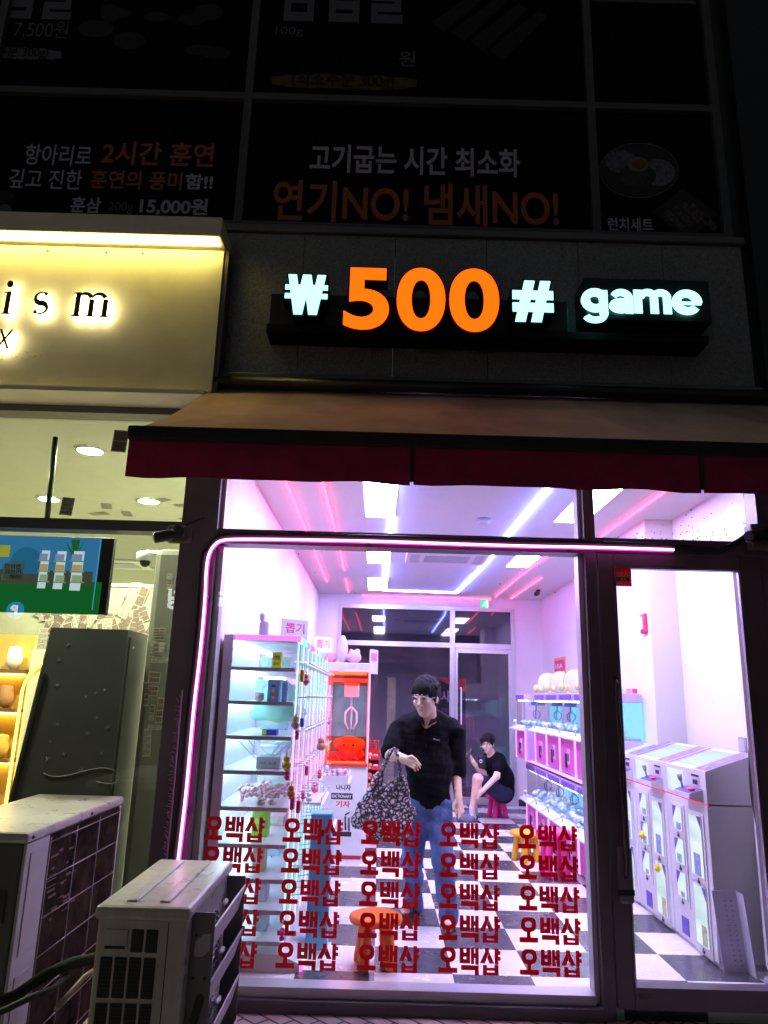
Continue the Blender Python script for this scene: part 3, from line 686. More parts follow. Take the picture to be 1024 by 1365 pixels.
# ------------------------------------------------------------------ awning
AW = thing('awning', 'folded out orange brown awning with dark red valance over the pink shop', 'awning', (.7, -.1, 2.5))
fl, fb = PY(175, 574, -1.44), PY(175, 636, -1.44)
ax0, ax1, zf, zb_ = fl.x, 2.66, fl.z, fb.z
canv = mat('sun faded canvas', (.56, .345, .25), .85, var=.40, scale=1.6, stretch=(1, .35, 1), bump=.15, bscale=160, trans=.06)
q = MB(); nx, ny = 60, 10; grid = []
for j in range(ny + 1):
    t = j / ny
    for i in range(nx + 1):
        s_ = i / nx; sag = -.035 * math.sin(math.pi * t) - (.010 * math.sin(s_ * 27 + 2.5 * t) + .006 * math.sin(s_ * 61 - 4 * t)) * math.sin(math.pi * t) ** .7
        grid.append((ax0 + (ax1 - ax0) * s_, -.10 - 1.32 * t, 3.575 + (zf + .02 - 3.575) * t + sag))
q.add(grid, [(j * (nx + 1) + i, j * (nx + 1) + i + 1, (j + 1) * (nx + 1) + i + 1, (j + 1) * (nx + 1) + i) for j in range(ny) for i in range(nx)], True)
obj('canopy', q, canv, AW)
obj('front_bar', MB().box(ax0 - .01, ax1, -1.47, -1.41, zf - .048, zf + .02, .012), M['blackmat'], AW)
q = MB(); seams = [ax0, PY(549, 640, -1.45).x, PY(936, 640, -1.45).x, ax1]
for k in range(3):
    a, b = seams[k] + (.008 if k else 0), seams[k + 1] - .008; n = 16; vs = []
    for i in range(n + 1):
        x = a + (b - a) * i / n
        for t in (0, .5, 1): vs.append((x, -1.452 + .012 * math.sin(i * 1.3 + k) * t, zf - .045 + (zb_ - zf + .045) * t - .004 * math.sin(i * .9) * t))
    q.add(vs, [(3 * i + j, 3 * i + 3 + j, 3 * i + 4 + j, 3 * i + 1 + j) for i in range(n) for j in (0, 1)], True)
obj('valance', q, mat('dark red canvas', (.13, .004, .022), .85, var=.35, bump=.15, bscale=180, trans=.12), AW)
obj('valance_seam', MB().box(seams[1] - .01, seams[1] + .01, -1.46, -1.45, zb_ + .01, zf - .05).box(seams[2] - .01, seams[2] + .01, -1.46, -1.45, zb_ + .01, zf - .05), M['black'], AW)
obj('roller_tube', MB().tube([(ax0, -.16, 3.60), (ax1, -.16, 3.60)], .045, 12), M['black'], AW)
for x in (ax0 + .25, 1.9): obj('folding_arm', MB().tube([(x, -.12, 3.42), (x + .5, -.75, 3.06), (x + .08, -1.40, zf - .02)], .018, 8), M['dark_alu'], AW)

# ------------------------------------------------------------------ neon tube round the window, cables, cameras
NT = thing('neon_tube', 'glowing pink neon tube bent round the top left corner of the shop window', 'neon light', (-1.1, -.07, .2))
path_px = [(234, 1180), (241, 1120), (249, 1050), (258, 950), (266, 880), (271, 830), (274, 790), (275, 765), (278, 742), (286, 727), (300, 720), (340, 719), (420, 720), (510, 722), (600, 725), (700, 728), (800, 730), (898, 733)]
pts = [PY(x, y, -.085) for x, y in path_px]
pts = [Vector((PY(234, 1180, -.085).x - .004, -.085, .05))] + pts
sm = []
for i in range(len(pts) - 1):
    p0, p1, p2, p3 = pts[max(i - 1, 0)], pts[i], pts[i + 1], pts[min(i + 2, len(pts) - 1)]
    for t in (0, .2, .4, .6, .8): sm.append(.5 * ((2 * p1) + (p2 - p0) * t + (2 * p0 - 5 * p1 + 4 * p2 - p3) * t * t + (3 * p1 - p0 - 3 * p2 + p3) * t ** 3))
sm.append(pts[-1])
obj('silicone_skin', MB().tube([p + Vector((0, .008, 0)) for p in sm], .0125, 10), M['neon_skin'], NT)
obj('light_core', MB().tube([p + Vector((0, -.006, 0)) for p in sm], .0066, 8), M['neon_core'], NT)
obj('end_cap', MB().box(pts[-1].x, pts[-1].x + .03, -.10, -.06, pts[-1].z - .015, pts[-1].z + .018, .005), M['black'], NT)
cl = MB()
for i in range(6, len(sm) - 4, 7): cl.blob(tuple(sm[i] + Vector((0, .012, 0))), (.022, .012, .022), 8)
obj('clip', cl, mat('clear clip', (.35, .12, .3), .3), NT)
up = MB().tube([p + Vector((-.03 if p.z < 2.45 else -.012, .022, .028 if p.z > 2.3 else 0)) for p in sm] + [PY(960, 735, -.06), PY(985, 722, -.06), PY(1000, 712, -.06)], .021, 8)
solo('cable_conduit', up, mat('black corrugated conduit', (.018, .015, .018), .5, bump=.6, bscale=90), 'black corrugated conduit running alongside the pink neon tube', 'conduit')
rng = random.Random(5); fz = MB()
for k in range(70):
    y = 930 + k * 3.3; p = PY(241 - (y - 930) * .095 + rng.uniform(-1.5, 1.5), y, -.07)
    fz.tube([p, p + Vector((rng.uniform(-.03, -.005), -.012, rng.uniform(-.01, .03)))], .0012, 4)
fz.tube([PY(243, 920, -.066), PY(236, 1000, -.066), PY(229, 1080, -.066), PY(222, 1150, -.066)], .006, 6)
solo('insulation_tape', fz, mat('frayed foil tape', (.5, .32, .46), .35, .4), 'frayed strip of foil tape on the dark post left of the neon', 'tape')  # tape's pink tint and thin strip paint in the neon's reflection

def camera_unit(name, label, box, tip, base):
    t = thing(name, label, 'security camera', base)
    obj('junction_box', MB().box(*box, .012), mat('bracket grey', (.13, .115, .115), .5), t)
    a = Vector(((box[0] + box[1]) / 2, box[2] - .01, (box[4] + box[5]) / 2)); b = Vector(tip); d_ = (b - a).normalized()
    obj('mount', MB().lathe([(.0, -.03), (.045, -.03), (.045, 0), (.03, .015), (0, .016)], (a.x, a.y - .005, a.z), 16, 'y'), M['black'], t)
    obj('barrel', MB().tube([a + d_ * .02, a + d_ * .05, b - d_ * .01, b], [.02, .036, .036, .033], 14), M['black'], t)
    obj('lens', MB().tube([b - d_ * .004, b + d_ * .003], [.024, .022], 12), mat('lens glass', (.10, .12, .2), .05, .3), t)
    return t
p, q = PY(214, 722, -.10), PY(256, 701, -.10)
camera_unit('security_camera', 'black bullet camera on a grey box on the neighbour shop transom', (PY(222, 712, -.10).x, q.x, -.10, -.04, p.z, q.z), tuple(PY(205, 717, -.17)), (q.x, -.1, p.z))
p, q = PY(1004, 731, -.12), PY(1028, 698, -.12)
camera_unit('security_camera', 'small grey bullet camera beside the top corner of the glass door', (p.x, q.x + .05, -.12, -.02, p.z, q.z), tuple(PY(998, 715, -.24)), (q.x, -.1, p.z))
wr = MB().tube([PY(236, 706, -.07), PY(252, 697, -.07), PY(272, 690, -.07)], .003, 5); solo('camera_wire', wr, M['black'], 'thin black wire from the bullet camera to the dark post', 'wire')

# ------------------------------------------------------------------ outdoor air conditioner units
ac_w = mat('weathered beige steel', (.47, .445, .43), .28, var=.16, scale=3.0, stretch=(6, 6, .7)); ac_d = mat('dark grey steel', (.10, .095, .095), .5, var=.15)  # second steel is the tall unit's own dark grey
finm = mat('dark coil fins', (.012, .012, .013), .6, var=.3, scale=60)
A = thing('outdoor_unit', 'small beige air conditioner unit with slatted side wind guard on the pavement', 'air conditioner', (-.82, -1.37, STREET_Z))
x0, x1, y0, y1, zt_ = -.985, -.665, -1.74, -.97, .85
obj('casing', MB().box(x0, x1, y0, y1, .03, zt_ - .035, .012), ac_w, A)
lid = obj('lid', MB().box(x0 - .012, x1 + .012, y0 - .012, y1 + .012, zt_ - .045, zt_, .014), ac_w, A)
rb = MB()
for x in (x0 + .10, x1 - .10): rb.box(x - .02, x + .02, y0 + .05, y1 - .05, zt_ - .004, zt_ + .007, .006)
obj('rib', rb, ac_w, lid)
gr = MB(); gx0, gx1 = x0 + .02, x0 + .225; n = 0
for r_, (za, zb2) in enumerate(((.70, .775), (.555, .685), (.41, .54), (.265, .395), (.12, .25))):
    for c_ in range(4):
        if r_ == 0 and c_ < 2: continue
        xa = gx0 + c_ * (gx1 - gx0) / 4 + .004; gr.box(xa, xa + (gx1 - gx0) / 4 - .008, y0 - .004, y0 + .005, za, zb2, .004)
coil = obj('coil_opening', gr, finm, A)
fn = MB()
for k in range(46): 
    z = .125 + k * .0125
    if not any(a < z < b for a, b in ((.12, .25), (.265, .395), (.41, .54), (.555, .685))): continue
    for c_ in range(4):
        xa = gx0 + c_ * (gx1 - gx0) / 4 + .006; fn.box(xa, xa + (gx1 - gx0) / 4 - .012, y0 - .0065, y0 - .005, z, z + .003)
obj('fin_edges', fn, mat('dull fin edges', (.03, .03, .032), .5), coil)
obj('handle_recess', MB().box(x0 + .03, x0 + .115, y0 - .007, y0 + .004, .71, .775, .012), ac_w, A)
obj('handle_slot', MB().box(x0 + .036, x0 + .109, y0 - .0085, y0 - .006, .712, .722), M['black'], A)
obj('side_seam', MB().box(x1 - .066, x1 - .063, y0 - .0015, y0 + .002, .04, zt_ - .05), M['black'], A)
fan = MB(); fc = (x1 + .006, -1.33, .46)
for r_ in np.linspace(.03, .27, 13): fan.tube([(fc[0] + .028 * (1 - (r_ / .27) ** 2), fc[1] + r_ * math.cos(a), fc[2] + r_ * math.sin(a)) for a in np.linspace(0, 2 * math.pi, 33)[:-1]], .0032, 5, closed=True)
for a in np.linspace(0, 2 * math.pi, 13)[:-1]: fan.tube([(fc[0] + .03, fc[1], fc[2]), (fc[0] + .002, fc[1] + .275 * math.cos(a), fc[2] + .275 * math.sin(a))], .003, 5)
obj('fan_guard', fan, ac_w, A)
obj('fan_opening', MB().lathe([(0, .002), (.27, .002), (.275, -.004)], (x1 + .0, fc[1], fc[2]), 32, 'x'), M['black'], A)
pl = MB(); px0, px1 = x1 + .001, -.580
pl.box(px0, px1, -1.665, -1.655, .06, .815, .002)
gp = obj('guard_plate', pl, mat('galvanised plate', (.17, .16, .17), .45, .3), A)
obj('guard_plate', MB().box(px0, px1 - .002, -1.02, -1.01, .06, .80, .002), gp.data.materials[0], A)
ho = MB()
for z in (.28, .50): 
    ho.prism([(px0 + .035 + .018 * math.cos(rad(a)) + .016 * (math.sin(rad(a)) > 0) , -1.667, z + .022 * math.sin(rad(a)) + .028 * (1 if math.sin(rad(a)) > 0 else -1)) for a in range(0, 360, 20)], (0, .004, 0))
for z in (.14, .40, .60, .74):
    for x in (px0 + .02, px1 - .022): ho.prism([(x + .006 * math.cos(rad(a)), -1.667, z + .006 * math.sin(rad(a))) for a in range(0, 360, 40)], (0, .004, 0))
obj('slot', ho, M['black'], gp)
bd = MB().prism([(px0 + .018 + dx, -1.668, .67 + dz) for dx, dz in ((0, 0), (.03, .0), (.055, .02), (.055, .075), (.03, .075), (0, .05))], (0, .004, 0)); bdo = obj('badge', bd, mat('pale badge', (.42, .41, .42), .5), gp)
sl = MB()
for z in (.12, .30, .48, .66): sl.prism([(px1 - .035, -1.652, z), (px1 - .005, -1.652, z + .105), (px1 + .003, -1.652, z + .105), (px1 - .027, -1.652, z)], (0, .63, 0))
obj('wind_slat', sl, mat('pale slat', (.52, .50, .55), .4, .1), A)
nt = MB()
for z in (.12, .30, .48, .66): nt.blob((px1 - .035, -1.30, z + .10), (.012, .045, .012), 10)
obj('slat_notch', nt, ac_w, A)
ft = MB()
for x in (x0 + .06, x1 - .06):
    for y in (y0 + .12, y1 - .12): ft.box(x - .03, x + .03, y - .04, y + .04, STREET_Z, .031, .006)
obj('foot', ft, M['blackmat'], A)

A2 = thing('outdoor_unit', 'tall dark grey air conditioner unit with rusty wire grille beside the dark window', 'air conditioner', (-1.57, -.9, STREET_Z))
x0, x1, y0, y1, zt_ = -1.86, -1.40, -1.46, -.34, 1.035
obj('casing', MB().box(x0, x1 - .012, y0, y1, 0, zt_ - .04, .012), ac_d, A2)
obj('lid', MB().box(x0 - .012, x1 + .008, y0 - .012, y1 + .012, zt_ - .042, zt_, .014), ac_w, A2)
cp = obj('corner_panel', MB().box(x1 - .011, x1 + .002, y0 + .002, y0 + .22, .0, zt_ - .045, .004).box(x1 - .011, x1 + .002, y1 - .03, y1 - .001, 0, zt_ - .045, .004), mat('pale end panel', (.44, .42, .43), .45, var=.08), A2)
obj('embossed_panel', MB().box(x1 + .0022, x1 + .006, y0 + .045, y0 + .18, .57, .95, .003).box(x1 + .0022, x1 + .006, y0 + .045, y0 + .18, .05, .50, .003), cp.data.materials[0], cp)
rust = mat('darkened rusty coil', (.030, .019, .012), .9, var=.85, scale=9, bump=.4, bscale=70, spec=.04)  # rusty, dusty coil, painted darker because little light reaches this face
obj('coil', MB().box(x1 - .0115, x1 - .006, y0 + .222, y1 - .032, .02, zt_ - .05), rust, A2)
wg = MB(); wm_ = mat('wire grille', (.34, .29, .28), .4, .5)
for k in range(4): wg.tube([(x1 + .004, y0 + .226 + k * (y1 - y0 - .26) / 3, .02), (x1 + .004, y0 + .226 + k * (y1 - y0 - .26) / 3, zt_ - .055)], .0028, 6)
for k in range(7): wg.tube([(x1 + .004, y0 + .222, .06 + k * .15), (x1 + .004, y1 - .032, .06 + k * .15)], .0028, 6)
obj('wire_grille', wg, wm_, A2)
rr_ = MB(); rng = random.Random(9)
for k in range(26): 
    y, z = rng.uniform(y0 + .26, y0 + .6), rng.uniform(.62, .96); rr_.box(x1 - .0058, x1 - .004, y, y + rng.uniform(.02, .10), z, z + rng.uniform(.003, .012))
obj('bent_fin', rr_, mat('bent aluminium fins', (.16, .10, .06), .5, .5), A2)
obj('base_rail', MB().box(x0 + .03, x1 - .05, y0 + .1, y0 + .2, STREET_Z, -.001).box(x0 + .03, x1 - .05, y1 - .2, y1 - .1, STREET_Z, -.001), M['blackmat'], A2)
obj('screw', MB().blob((x1 + .009, y0 + .03, zt_ - .022), .008, 8).blob((x1 + .009, -.8, zt_ - .022), .008, 8), M['black'], A2)
hd = MB().box(x0 + .02, x1 - .05, y0 - .006, y0 - .001, .42, .50, .004).box(x0 + .02, x1 - .05, y0 - .006, y0 - .001, .70, .82, .004); obj('front_panel', hd, mat('black inset', (.03, .03, .03), .5), A2)

def pp_(*a): return [PY(x, y, Yv) for x, y, Yv in a]
solo('insulated_pipe', MB().tube(pp_((-30, 1345, -1.75), (20, 1328, -1.72), (60, 1300, -1.68), (95, 1284, -1.6), (130, 1277, -1.5), (150, 1276, -1.4)), .020, 12), mat('black pipe foam', (.008, .008, .008), .8, bump=.5, bscale=60), 'thick black insulated pipe lying between the two outdoor units', 'pipe')
solo('drain_hose', MB().tube(pp_((-30, 1362, -1.85), (10, 1345, -1.82), (40, 1330, -1.78), (70, 1318, -1.7), (90, 1300, -1.62)), .011, 10), mat('grey hose', (.045, .043, .042), .6), 'thin grey hose under the black insulated pipe', 'hose')
solo('copper_pipe', MB().tube(pp_((75, 1345, -1.7), (95, 1322, -1.62), (112, 1303, -1.55), (128, 1292, -1.45)), .010, 8), mat('pale pipe', (.34, .27, .25), .4), 'slim pale pipe running to the valves of the small outdoor unit', 'pipe')
vv = MB(); a = PY(136, 1316, -1.5); vv.box(a.x - .03, a.x + .03, a.y, a.y + .05, a.z - .025, a.z + .02, .01).tube([a + Vector((0, -.04, .03)), a + Vector((0, .02, .03))], .016, 10).tube([a + Vector((.01, .02, -.02)), a + Vector((.01, .02, -.22))], .012, 8)
solo('pipe_valve', vv, mat('pinkish valve block', (.42, .22, .24), .45), 'pinkish valve block beside the small outdoor unit', 'valve')

# ------------------------------------------------------------------ across the street (seen mirrored in the glass)
BACK = Matrix(((-1, 0, 0, 0), (0, 0, 1, 0), (0, 1, 0, 0), (0, 0, 0, 1)))
def street_sign(name, label, body, l, r, t, b, m_, cat='sign'):
    """lit letters on a case facing the shop; its mirror image shows at these photo pixels"""
    p, q = PY(l, b, 12), PY(r, t, 12); s_ = thing(name, label, cat, ((p.x + q.x) / 2, -12.2, p.z - .2))
    obj('sign_case', MB().box(p.x - .2, q.x + .2, -12.3, -12.06, p.z - .15, q.z + .15, .02), blk, s_)
    obj('sign_lettering', fit(glyphs(body, .03, .05), q.x - p.x, q.z - p.z, .04).xf(Matrix.Translation((q.x, -12.05, p.z)) @ BACK), m_, s_)
    return s_
street_sign('street_sign', 'white lit building name across the street mirrored in the left glass', 'P 아리빌딩', 222, 345, 788, 812, emis('street letters', (.85, .92, 1), 11))
street_sign('street_sign', 'pale lit three letter sign across the street mirrored in the pane over the door', '왕꼬치', 915, 985, 668, 692, emis('pale street letters', (1, 1, .9), 3.5))
p = PY(15, 812, 12); s_ = thing('parking_sign', 'round blue parking sign across the street mirrored in the neighbour window', 'sign', (p.x, -12.2, p.z - .3))
obj('sign_disc', MB().lathe([(0, .05), (.19, .05), (.2, .0), (0, 0)], (p.x, -12.2, p.z), 28, 'y'), emis('blue disc', (.05, .25, 1), 7), s_)
obj('sign_lettering', fit(glyphs('P', .05, .05), .16, .22, .02).xf(Matrix.Translation((p.x + .08, -12.14, p.z - .11)) @ BACK), emis('white p', (1, 1, 1), 11), s_)
obj('pole', MB().tube([(p.x, -12.24, STREET_Z - .13), (p.x, -12.24, p.z + .1)], .03, 10), M['grey_alu'], s_)
ob = thing('office_building', 'dark low building across the street carrying the mirrored signs', 'building', (0, -14, STREET_Z - .13))
q = MB().box(-14, 14, -20, -12.6, STREET_Z - .13, 9); obj('wall', q, mat('dark brick', (.06, .055, .05), .9, var=.3, scale=20), ob)
for k in range(6):
    for z in (.4, 4.6, 6.8): obj('window', MB().box(-12 + k * 4.1, -9.6 + k * 4.1, -12.62, -12.56, z, z + 1.6), M['film'], ob)
obj('sign_bracket', MB().box(-3.6, -1.4, -12.6, -12.3, 3.6, 3.7).box(5.5, 7, -12.6, -12.3, 5.8, 5.9), M['black'], ob)

# ------------------------------------------------------------------ ceiling fittings of the pink shop
def ceiling_panel(x0, x1, y0, y1, label, lit=True):
    t = thing('ceiling_light', label, 'ceiling light', ((x0 + x1) / 2, (y0 + y1) / 2, CEIL), 'white ceiling panels in the pink shop')
    fr = MB().box(x0, x1, y0, y0 + .012, CEIL - .012, CEIL - .001).box(x0, x1, y1 - .012, y1, CEIL - .012, CEIL - .001).box(x0, x0 + .012, y0 + .0125, y1 - .0125, CEIL - .012, CEIL - .001).box(x1 - .012, x1, y0 + .0125, y1 - .0125, CEIL - .012, CEIL - .001)
    obj('frame', fr, M['white_plastic'], t)
    obj('diffuser', MB().box(x0 + .0125, x1 - .0125, y0 + .0125, y1 - .0125, CEIL - .016, CEIL - .004), M['panel_light'], t)
ceiling_panel(-.18, .11, .20, 2.15, 'lit ceiling panel nearest the glass, left of the blue outline')  # near end lengthened out of view to light the front of the shop
ceiling_panel(-.20, .10, 3.52, 4.62, 'lit ceiling panel in the middle of the row left of the blue outline')
ceiling_panel(-.22, .09, 5.85, 7.05, 'lit ceiling panel farthest back, left of the blue outline')
ceiling_panel(1.62, 1.92, .20, 2.15, 'lit ceiling panel nearest the glass, right of the blue outline')  # also lengthened out of view, for more light near the glass
ceiling_panel(1.58, 1.88, 3.52, 4.62, 'lit ceiling panel farther back, right of the blue outline')
def led(name, label, pts, m, r=.007, grp=None):
    q = MB().tube([(x, y, z) for x, y, z in pts], r, 8)
    return solo(name, q, m, label, 'led strip', grp)
zc = CEIL - .018
led('led_strip', 'blue white led strip outlining a long rectangle on the ceiling', [(.10, 1.0, zc), (.06, 4.0, zc), (.04, 7.05, zc), (.6, 7.06, zc), (1.22, 7.10, zc), (1.26, 5.9, zc), (1.30, 5.0, zc), (1.31, 3.0, zc), (1.33, 1.05, zc)], M['led_blue'])
G = 'pink led strips in the shop'
led('led_strip', 'pink led strip on the ceiling closest to the left wall', [(-.80, 1.0, zc), (-.83, 6.3, zc)], M['led_pink'], .009, G)
led('led_strip', 'pink led strip on the ceiling between left wall and lit panels', [(-.50, 1.0, zc), (-.50, 3.4, zc), (-.52, 5.2, zc)], M['led_pink'], .009, G)
led('led_strip', 'short pink led strip at the far end of the left ceiling', [(-.53, 6.0, zc), (-.54, 7.3, zc)], M['led_pink'], .009, G)
led('led_strip', 'pink led strip along the top of the rear wall', [(-.30, YB - .02, CEIL - .02), (1.85, YB - .02, CEIL - .02)], M['led_pink'], .009, G)
led('led_strip', 'pink led strip running back right of the lit panels', [(1.95, 3.5, zc), (1.90, 5.2, zc), (1.88, 7.4, zc)], M['led_pink'], .009, G)
led('led_strip', 'short pink led strip at the far right of the ceiling', [(2.21, 5.4, zc), (2.17, 7.6, zc)], M['led_pink'], .009, G)
led('led_strip', 'pink led strip on the ceiling above the glass door', [(2.26, 1.0, zc), (2.24, 2.7, zc)], M['led_pink'], .009, G)
acx = thing('ceiling_air_conditioner', 'white ceiling cassette air conditioner inside the blue outline', 'air conditioner', (.83, 4.05, CEIL))
obj('panel', MB().box(.28, 1.26, 3.72, 4.40, CEIL - .045, CEIL - .001, .012), M['ceil_white'], acx)
obj('grille', MB().box(.50, 1.04, 3.86, 4.26, CEIL - .05, CEIL - .0455), mat('grey intake grille', (.42, .41, .46), .6, var=.1), acx)
fl_ = MB()
for a, b, c, d_ in ((.33, .44, 3.80, 4.32), (1.10, 1.21, 3.80, 4.32)): fl_.box(a, b, c, d_, CEIL - .049, CEIL - .0455, .003)
obj('flap', fl_, mat('pale flap', (.62, .61, .66), .4), acx)
sd = thing('smoke_detector', 'round white smoke detector on the ceiling inside the blue outline', 'smoke detector', (.96, 2.15, CEIL))
obj('body', MB().lathe([(0, -.05), (.04, -.05), (.055, -.035), (.06, -.001)], (.96, 2.15, CEIL), 20), M['white_plastic'], sd)
obj('base_ring', MB().lathe([(.066, -.001), (.075, -.012), (.062, -.02)], (.96, 2.15, CEIL), 20), M['grey_plastic'], sd)
cc = PZ(712, 800, CEIL - .02) ; cc.y = min(cc.y, 6.9)
dc = thing('security_camera', 'tiny black camera at the rear right of the ceiling', 'security camera', (2.42, 6.6, CEIL))
obj('mount', MB().lathe([(0, -.03), (.03, -.03), (.035, -.001)], (2.42, 6.6, CEIL), 14), M['black'], dc)
obj('barrel', MB().tube([(2.42, 6.62, CEIL - .05), (2.36, 6.48, CEIL - .085)], .035, 12), M['black'], dc)
ep = PY(646, 805, YB - .06)
es = thing('exit_sign', 'small green emergency exit sign on the rear wall', 'exit sign', (ep.x, YB, ep.z - .07))
obj('case', MB().box(ep.x - .085, ep.x + .085, YB - .05, YB - .002, ep.z - .085, ep.z + .085, .008), M['white_plastic'], es)
obj('sign_face', MB().box(ep.x - .07, ep.x + .07, YB - .054, YB - .0505, ep.z - .07, ep.z + .07), emis('exit green', (.10, .9, .45), 1.1), es)
rn = MB().blob((ep.x + .01, YB - .056, ep.z + .035), (.012, .003, .013), 8); 
rn.tube([(ep.x + .005, YB - .056, ep.z + .015), (ep.x - .005, YB - .056, ep.z - .015)], .011, 6).tube([(ep.x - .005, YB - .056, ep.z - .015), (ep.x + .018, YB - .056, ep.z - .028), (ep.x + .012, YB - .056, ep.z - .055)], .006, 6).tube([(ep.x - .005, YB - .056, ep.z - .015), (ep.x - .022, YB - .056, ep.z - .03), (ep.x - .04, YB - .056, ep.z - .035)], .006, 6).tube([(ep.x + .004, YB - .056, ep.z + .012), (ep.x - .02, YB - .056, ep.z + .005)], .005, 6).tube([(ep.x + .004, YB - .056, ep.z + .012), (ep.x + .026, YB - .056, ep.z + .0)], .005, 6)
obj('door_symbol', MB().box(ep.x + .035, ep.x + .062, YB - .0565, YB - .0545, ep.z - .06, ep.z + .06), emis('exit door white', (.9, 1, .95), 1.4), es)
obj('running_figure', rn, emis('exit white', (.9, 1, .95), 1.6), es)

# ------------------------------------------------------------------ rear glazing of the shop and the dim room behind it
RG = thing('rear_partition', 'aluminium framed dark glass partition with sliding door at the back of the shop', 'glass partition', (.8, YB, 0))
f = MB()
for a, b in ((-.72, -.66), (1.16, 1.24), (2.18, 2.24)): f.box(a, b, YB - .02, YB + .08, 0, 3.12)
for a, b in ((-.658, 1.158), (1.242, 2.178)): f.box(a, b, YB - .02, YB + .08, 3.06, 3.12); f.box(a, b, YB - .03, YB + .08, 2.44, 2.52)
f.box(-.658, 1.158, YB - .02, YB + .08, 0, .10)
obj('frame', f, M['alu'], RG)
sdoor = obj('door', MB().box(1.245, 1.29, YB - .045, YB - .005, .01, 2.435).box(2.12, 2.175, YB - .045, YB - .005, .01, 2.435).box(1.292, 2.118, YB - .045, YB - .005, .01, .12).box(1.292, 2.118, YB - .045, YB - .005, 2.36, 2.435), M['alu'], RG)
obj('door_handle', MB().tube([(1.34, YB - .05, .9), (1.34, YB - .085, .95), (1.34, YB - .085, 1.75), (1.34, YB - .05, 1.8)], .013, 10), M['white_plastic'], sdoor)
q = MB(); q.quad((1.28, YB - .02, .11), (2.13, YB - .02, .11), (2.13, YB - .02, 2.37), (1.28, YB - .02, 2.37)); obj('door_pane', q, M['door_glass'], sdoor)
def rpane(a, b, c, d_, m_): 
    q = MB(); q.quad((a, YB + .03, c), (b, YB + .03, c), (b, YB + .03, d_), (a, YB + .03, d_)); obj('window_pane', q, m_, RG)
dk = mat('black coated glass', (.015, .014, .02), .03, var=.1, spec=1.0)
rpane(-.66, 1.16, .10, 2.44, M['door_glass']); rpane(-.66, 1.16, 2.52, 3.06, dk); rpane(1.24, 2.18, 2.52, 3.06, dk)
struct('corridor_floor', MB().box(-1.4, 3, YB + .125, 11, -.12, -.001), mat('dark corridor floor', (.09, .09, .10), .4))
obj('corridor_wall', MB().box(-1.4, 3.0, 10.2, 10.3, 0, 3.6).box(2.9, 3.0, YB + .125, 10.2, 0, 3.6).box(-1.4, -1.3, YB + .125, 10.2, 0, 3.6), mat('grey corridor wall', (.62, .60, .66), .6, var=.06), B)
obj('corridor_soffit', MB().box(-1.3, 2.9, YB + .125, 10.2, 3.2, 3.3), mat('dark soffit', (.10, .10, .11), .8), B)
a, b = PY(579, 1020, 8.4), PY(621, 904, 8.4)
bn = thing('banner', 'black standing banner with red top corner behind the rear glass', 'banner', ((a.x + b.x) / 2, 8.4, 0))
obj('sheet', MB().box(a.x, b.x, 8.40, 8.415, a.z - .5, b.z), M['black'], bn)
q = MB(); q.add([(a.x, 8.397, b.z), (b.x, 8.397, b.z), (b.x, 8.397, b.z - .24), (a.x + .1, 8.397, b.z - .05)], [(0, 1, 2, 3)]); obj('red_corner', q, mat('red print', (.5, .03, .05), .5), bn)
obj('print_lettering', text_px('사격', (588, 936), (611, 921), 8.39, .02), wh, bn); obj('print_lettering', text_px('063)', (589, 951), (604, 944), 8.39, .02), dimw, bn)
obj('stand', MB().box(a.x - .02, b.x + .02, 8.36, 8.46, 0, .05, .01).tube([((a.x + b.x) / 2, 8.43, .05), ((a.x + b.x) / 2, 8.43, b.z)], .012, 8), M['grey_alu'], bn)
a, b = PY(514, 1030, 8.6), PY(528, 903, 8.6)
solo('paper_scroll', MB().box(a.x, b.x, 8.6, 8.61, a.z - .3, b.z).tube([(a.x - .03, 8.59, b.z), (b.x + .03, 8.59, b.z)], .012, 8), mat('old paper', (.42, .40, .26), .8, var=.2), 'narrow yellowed paper scroll hanging behind the rear glass', 'scroll')

# ------------------------------------------------------------------ wall notices and alarm
q = thing('wall_poster', 'orange and pink price poster on the right wall of the pink shop', 'poster', (XR, 6.7, 1.75))
pa, pb = PX(734, 922, XR - .004), PX(748, 878, XR - .004)
y0_, y1_ = sorted((pa.y, pb.y)); y0_, y1_ = 6.15, 6.85
obj('sheet', MB().box(XR - .008, XR - .001, y0_, y1_, 1.72, 2.26), mat('orange poster', (.85, .38, .16), .6), q)
obj('heading_band', MB().box(XR - .0105, XR - .0085, y0_ + .05, y1_ - .05, 2.06, 2.22), mat('pink poster band', (.75, .07, .16), .6), q)
lt = fit(glyphs('1EA', .03), .45, .07).xf(Matrix.Translation((XR - .012, y1_ - .1, 2.10)) @ Matrix(((0, 0, -1, 0), (-1, 0, 0, 0), (0, 1, 0, 0), (0, 0, 0, 1)))); obj('poster_lettering', lt, M['white_plastic'], q)
ln = MB()
for k in range(5): ln.box(XR - .0105, XR - .0085, y0_ + .10, y1_ - .08 - .1 * (k % 2), 1.97 - k * .05, 1.99 - k * .05)
obj('text_line', ln, mat('brown poster ink', (.45, .14, .08), .6), q)
al = thing('fire_alarm', 'small red and white fire alarm strobe on the wall column', 'fire alarm', (2.44, 2.12, 2.25))
obj('back_box', MB().box(2.405, 2.438, 2.06, 2.18, 2.24, 2.42, .01), mat('red alarm', (.62, .03, .10), .4), al); obj('strobe_lens', MB().box(2.385, 2.406, 2.08, 2.16, 2.27, 2.39, .008), M['white_plastic'], al)
so = PY(988, 992, .4); so2 = PX(988, 994, XR - .02)
sk = thing('wall_socket', 'grey socket plate on the right wall behind the lockers', 'socket', (XR, 1.2, so2.z - .05))
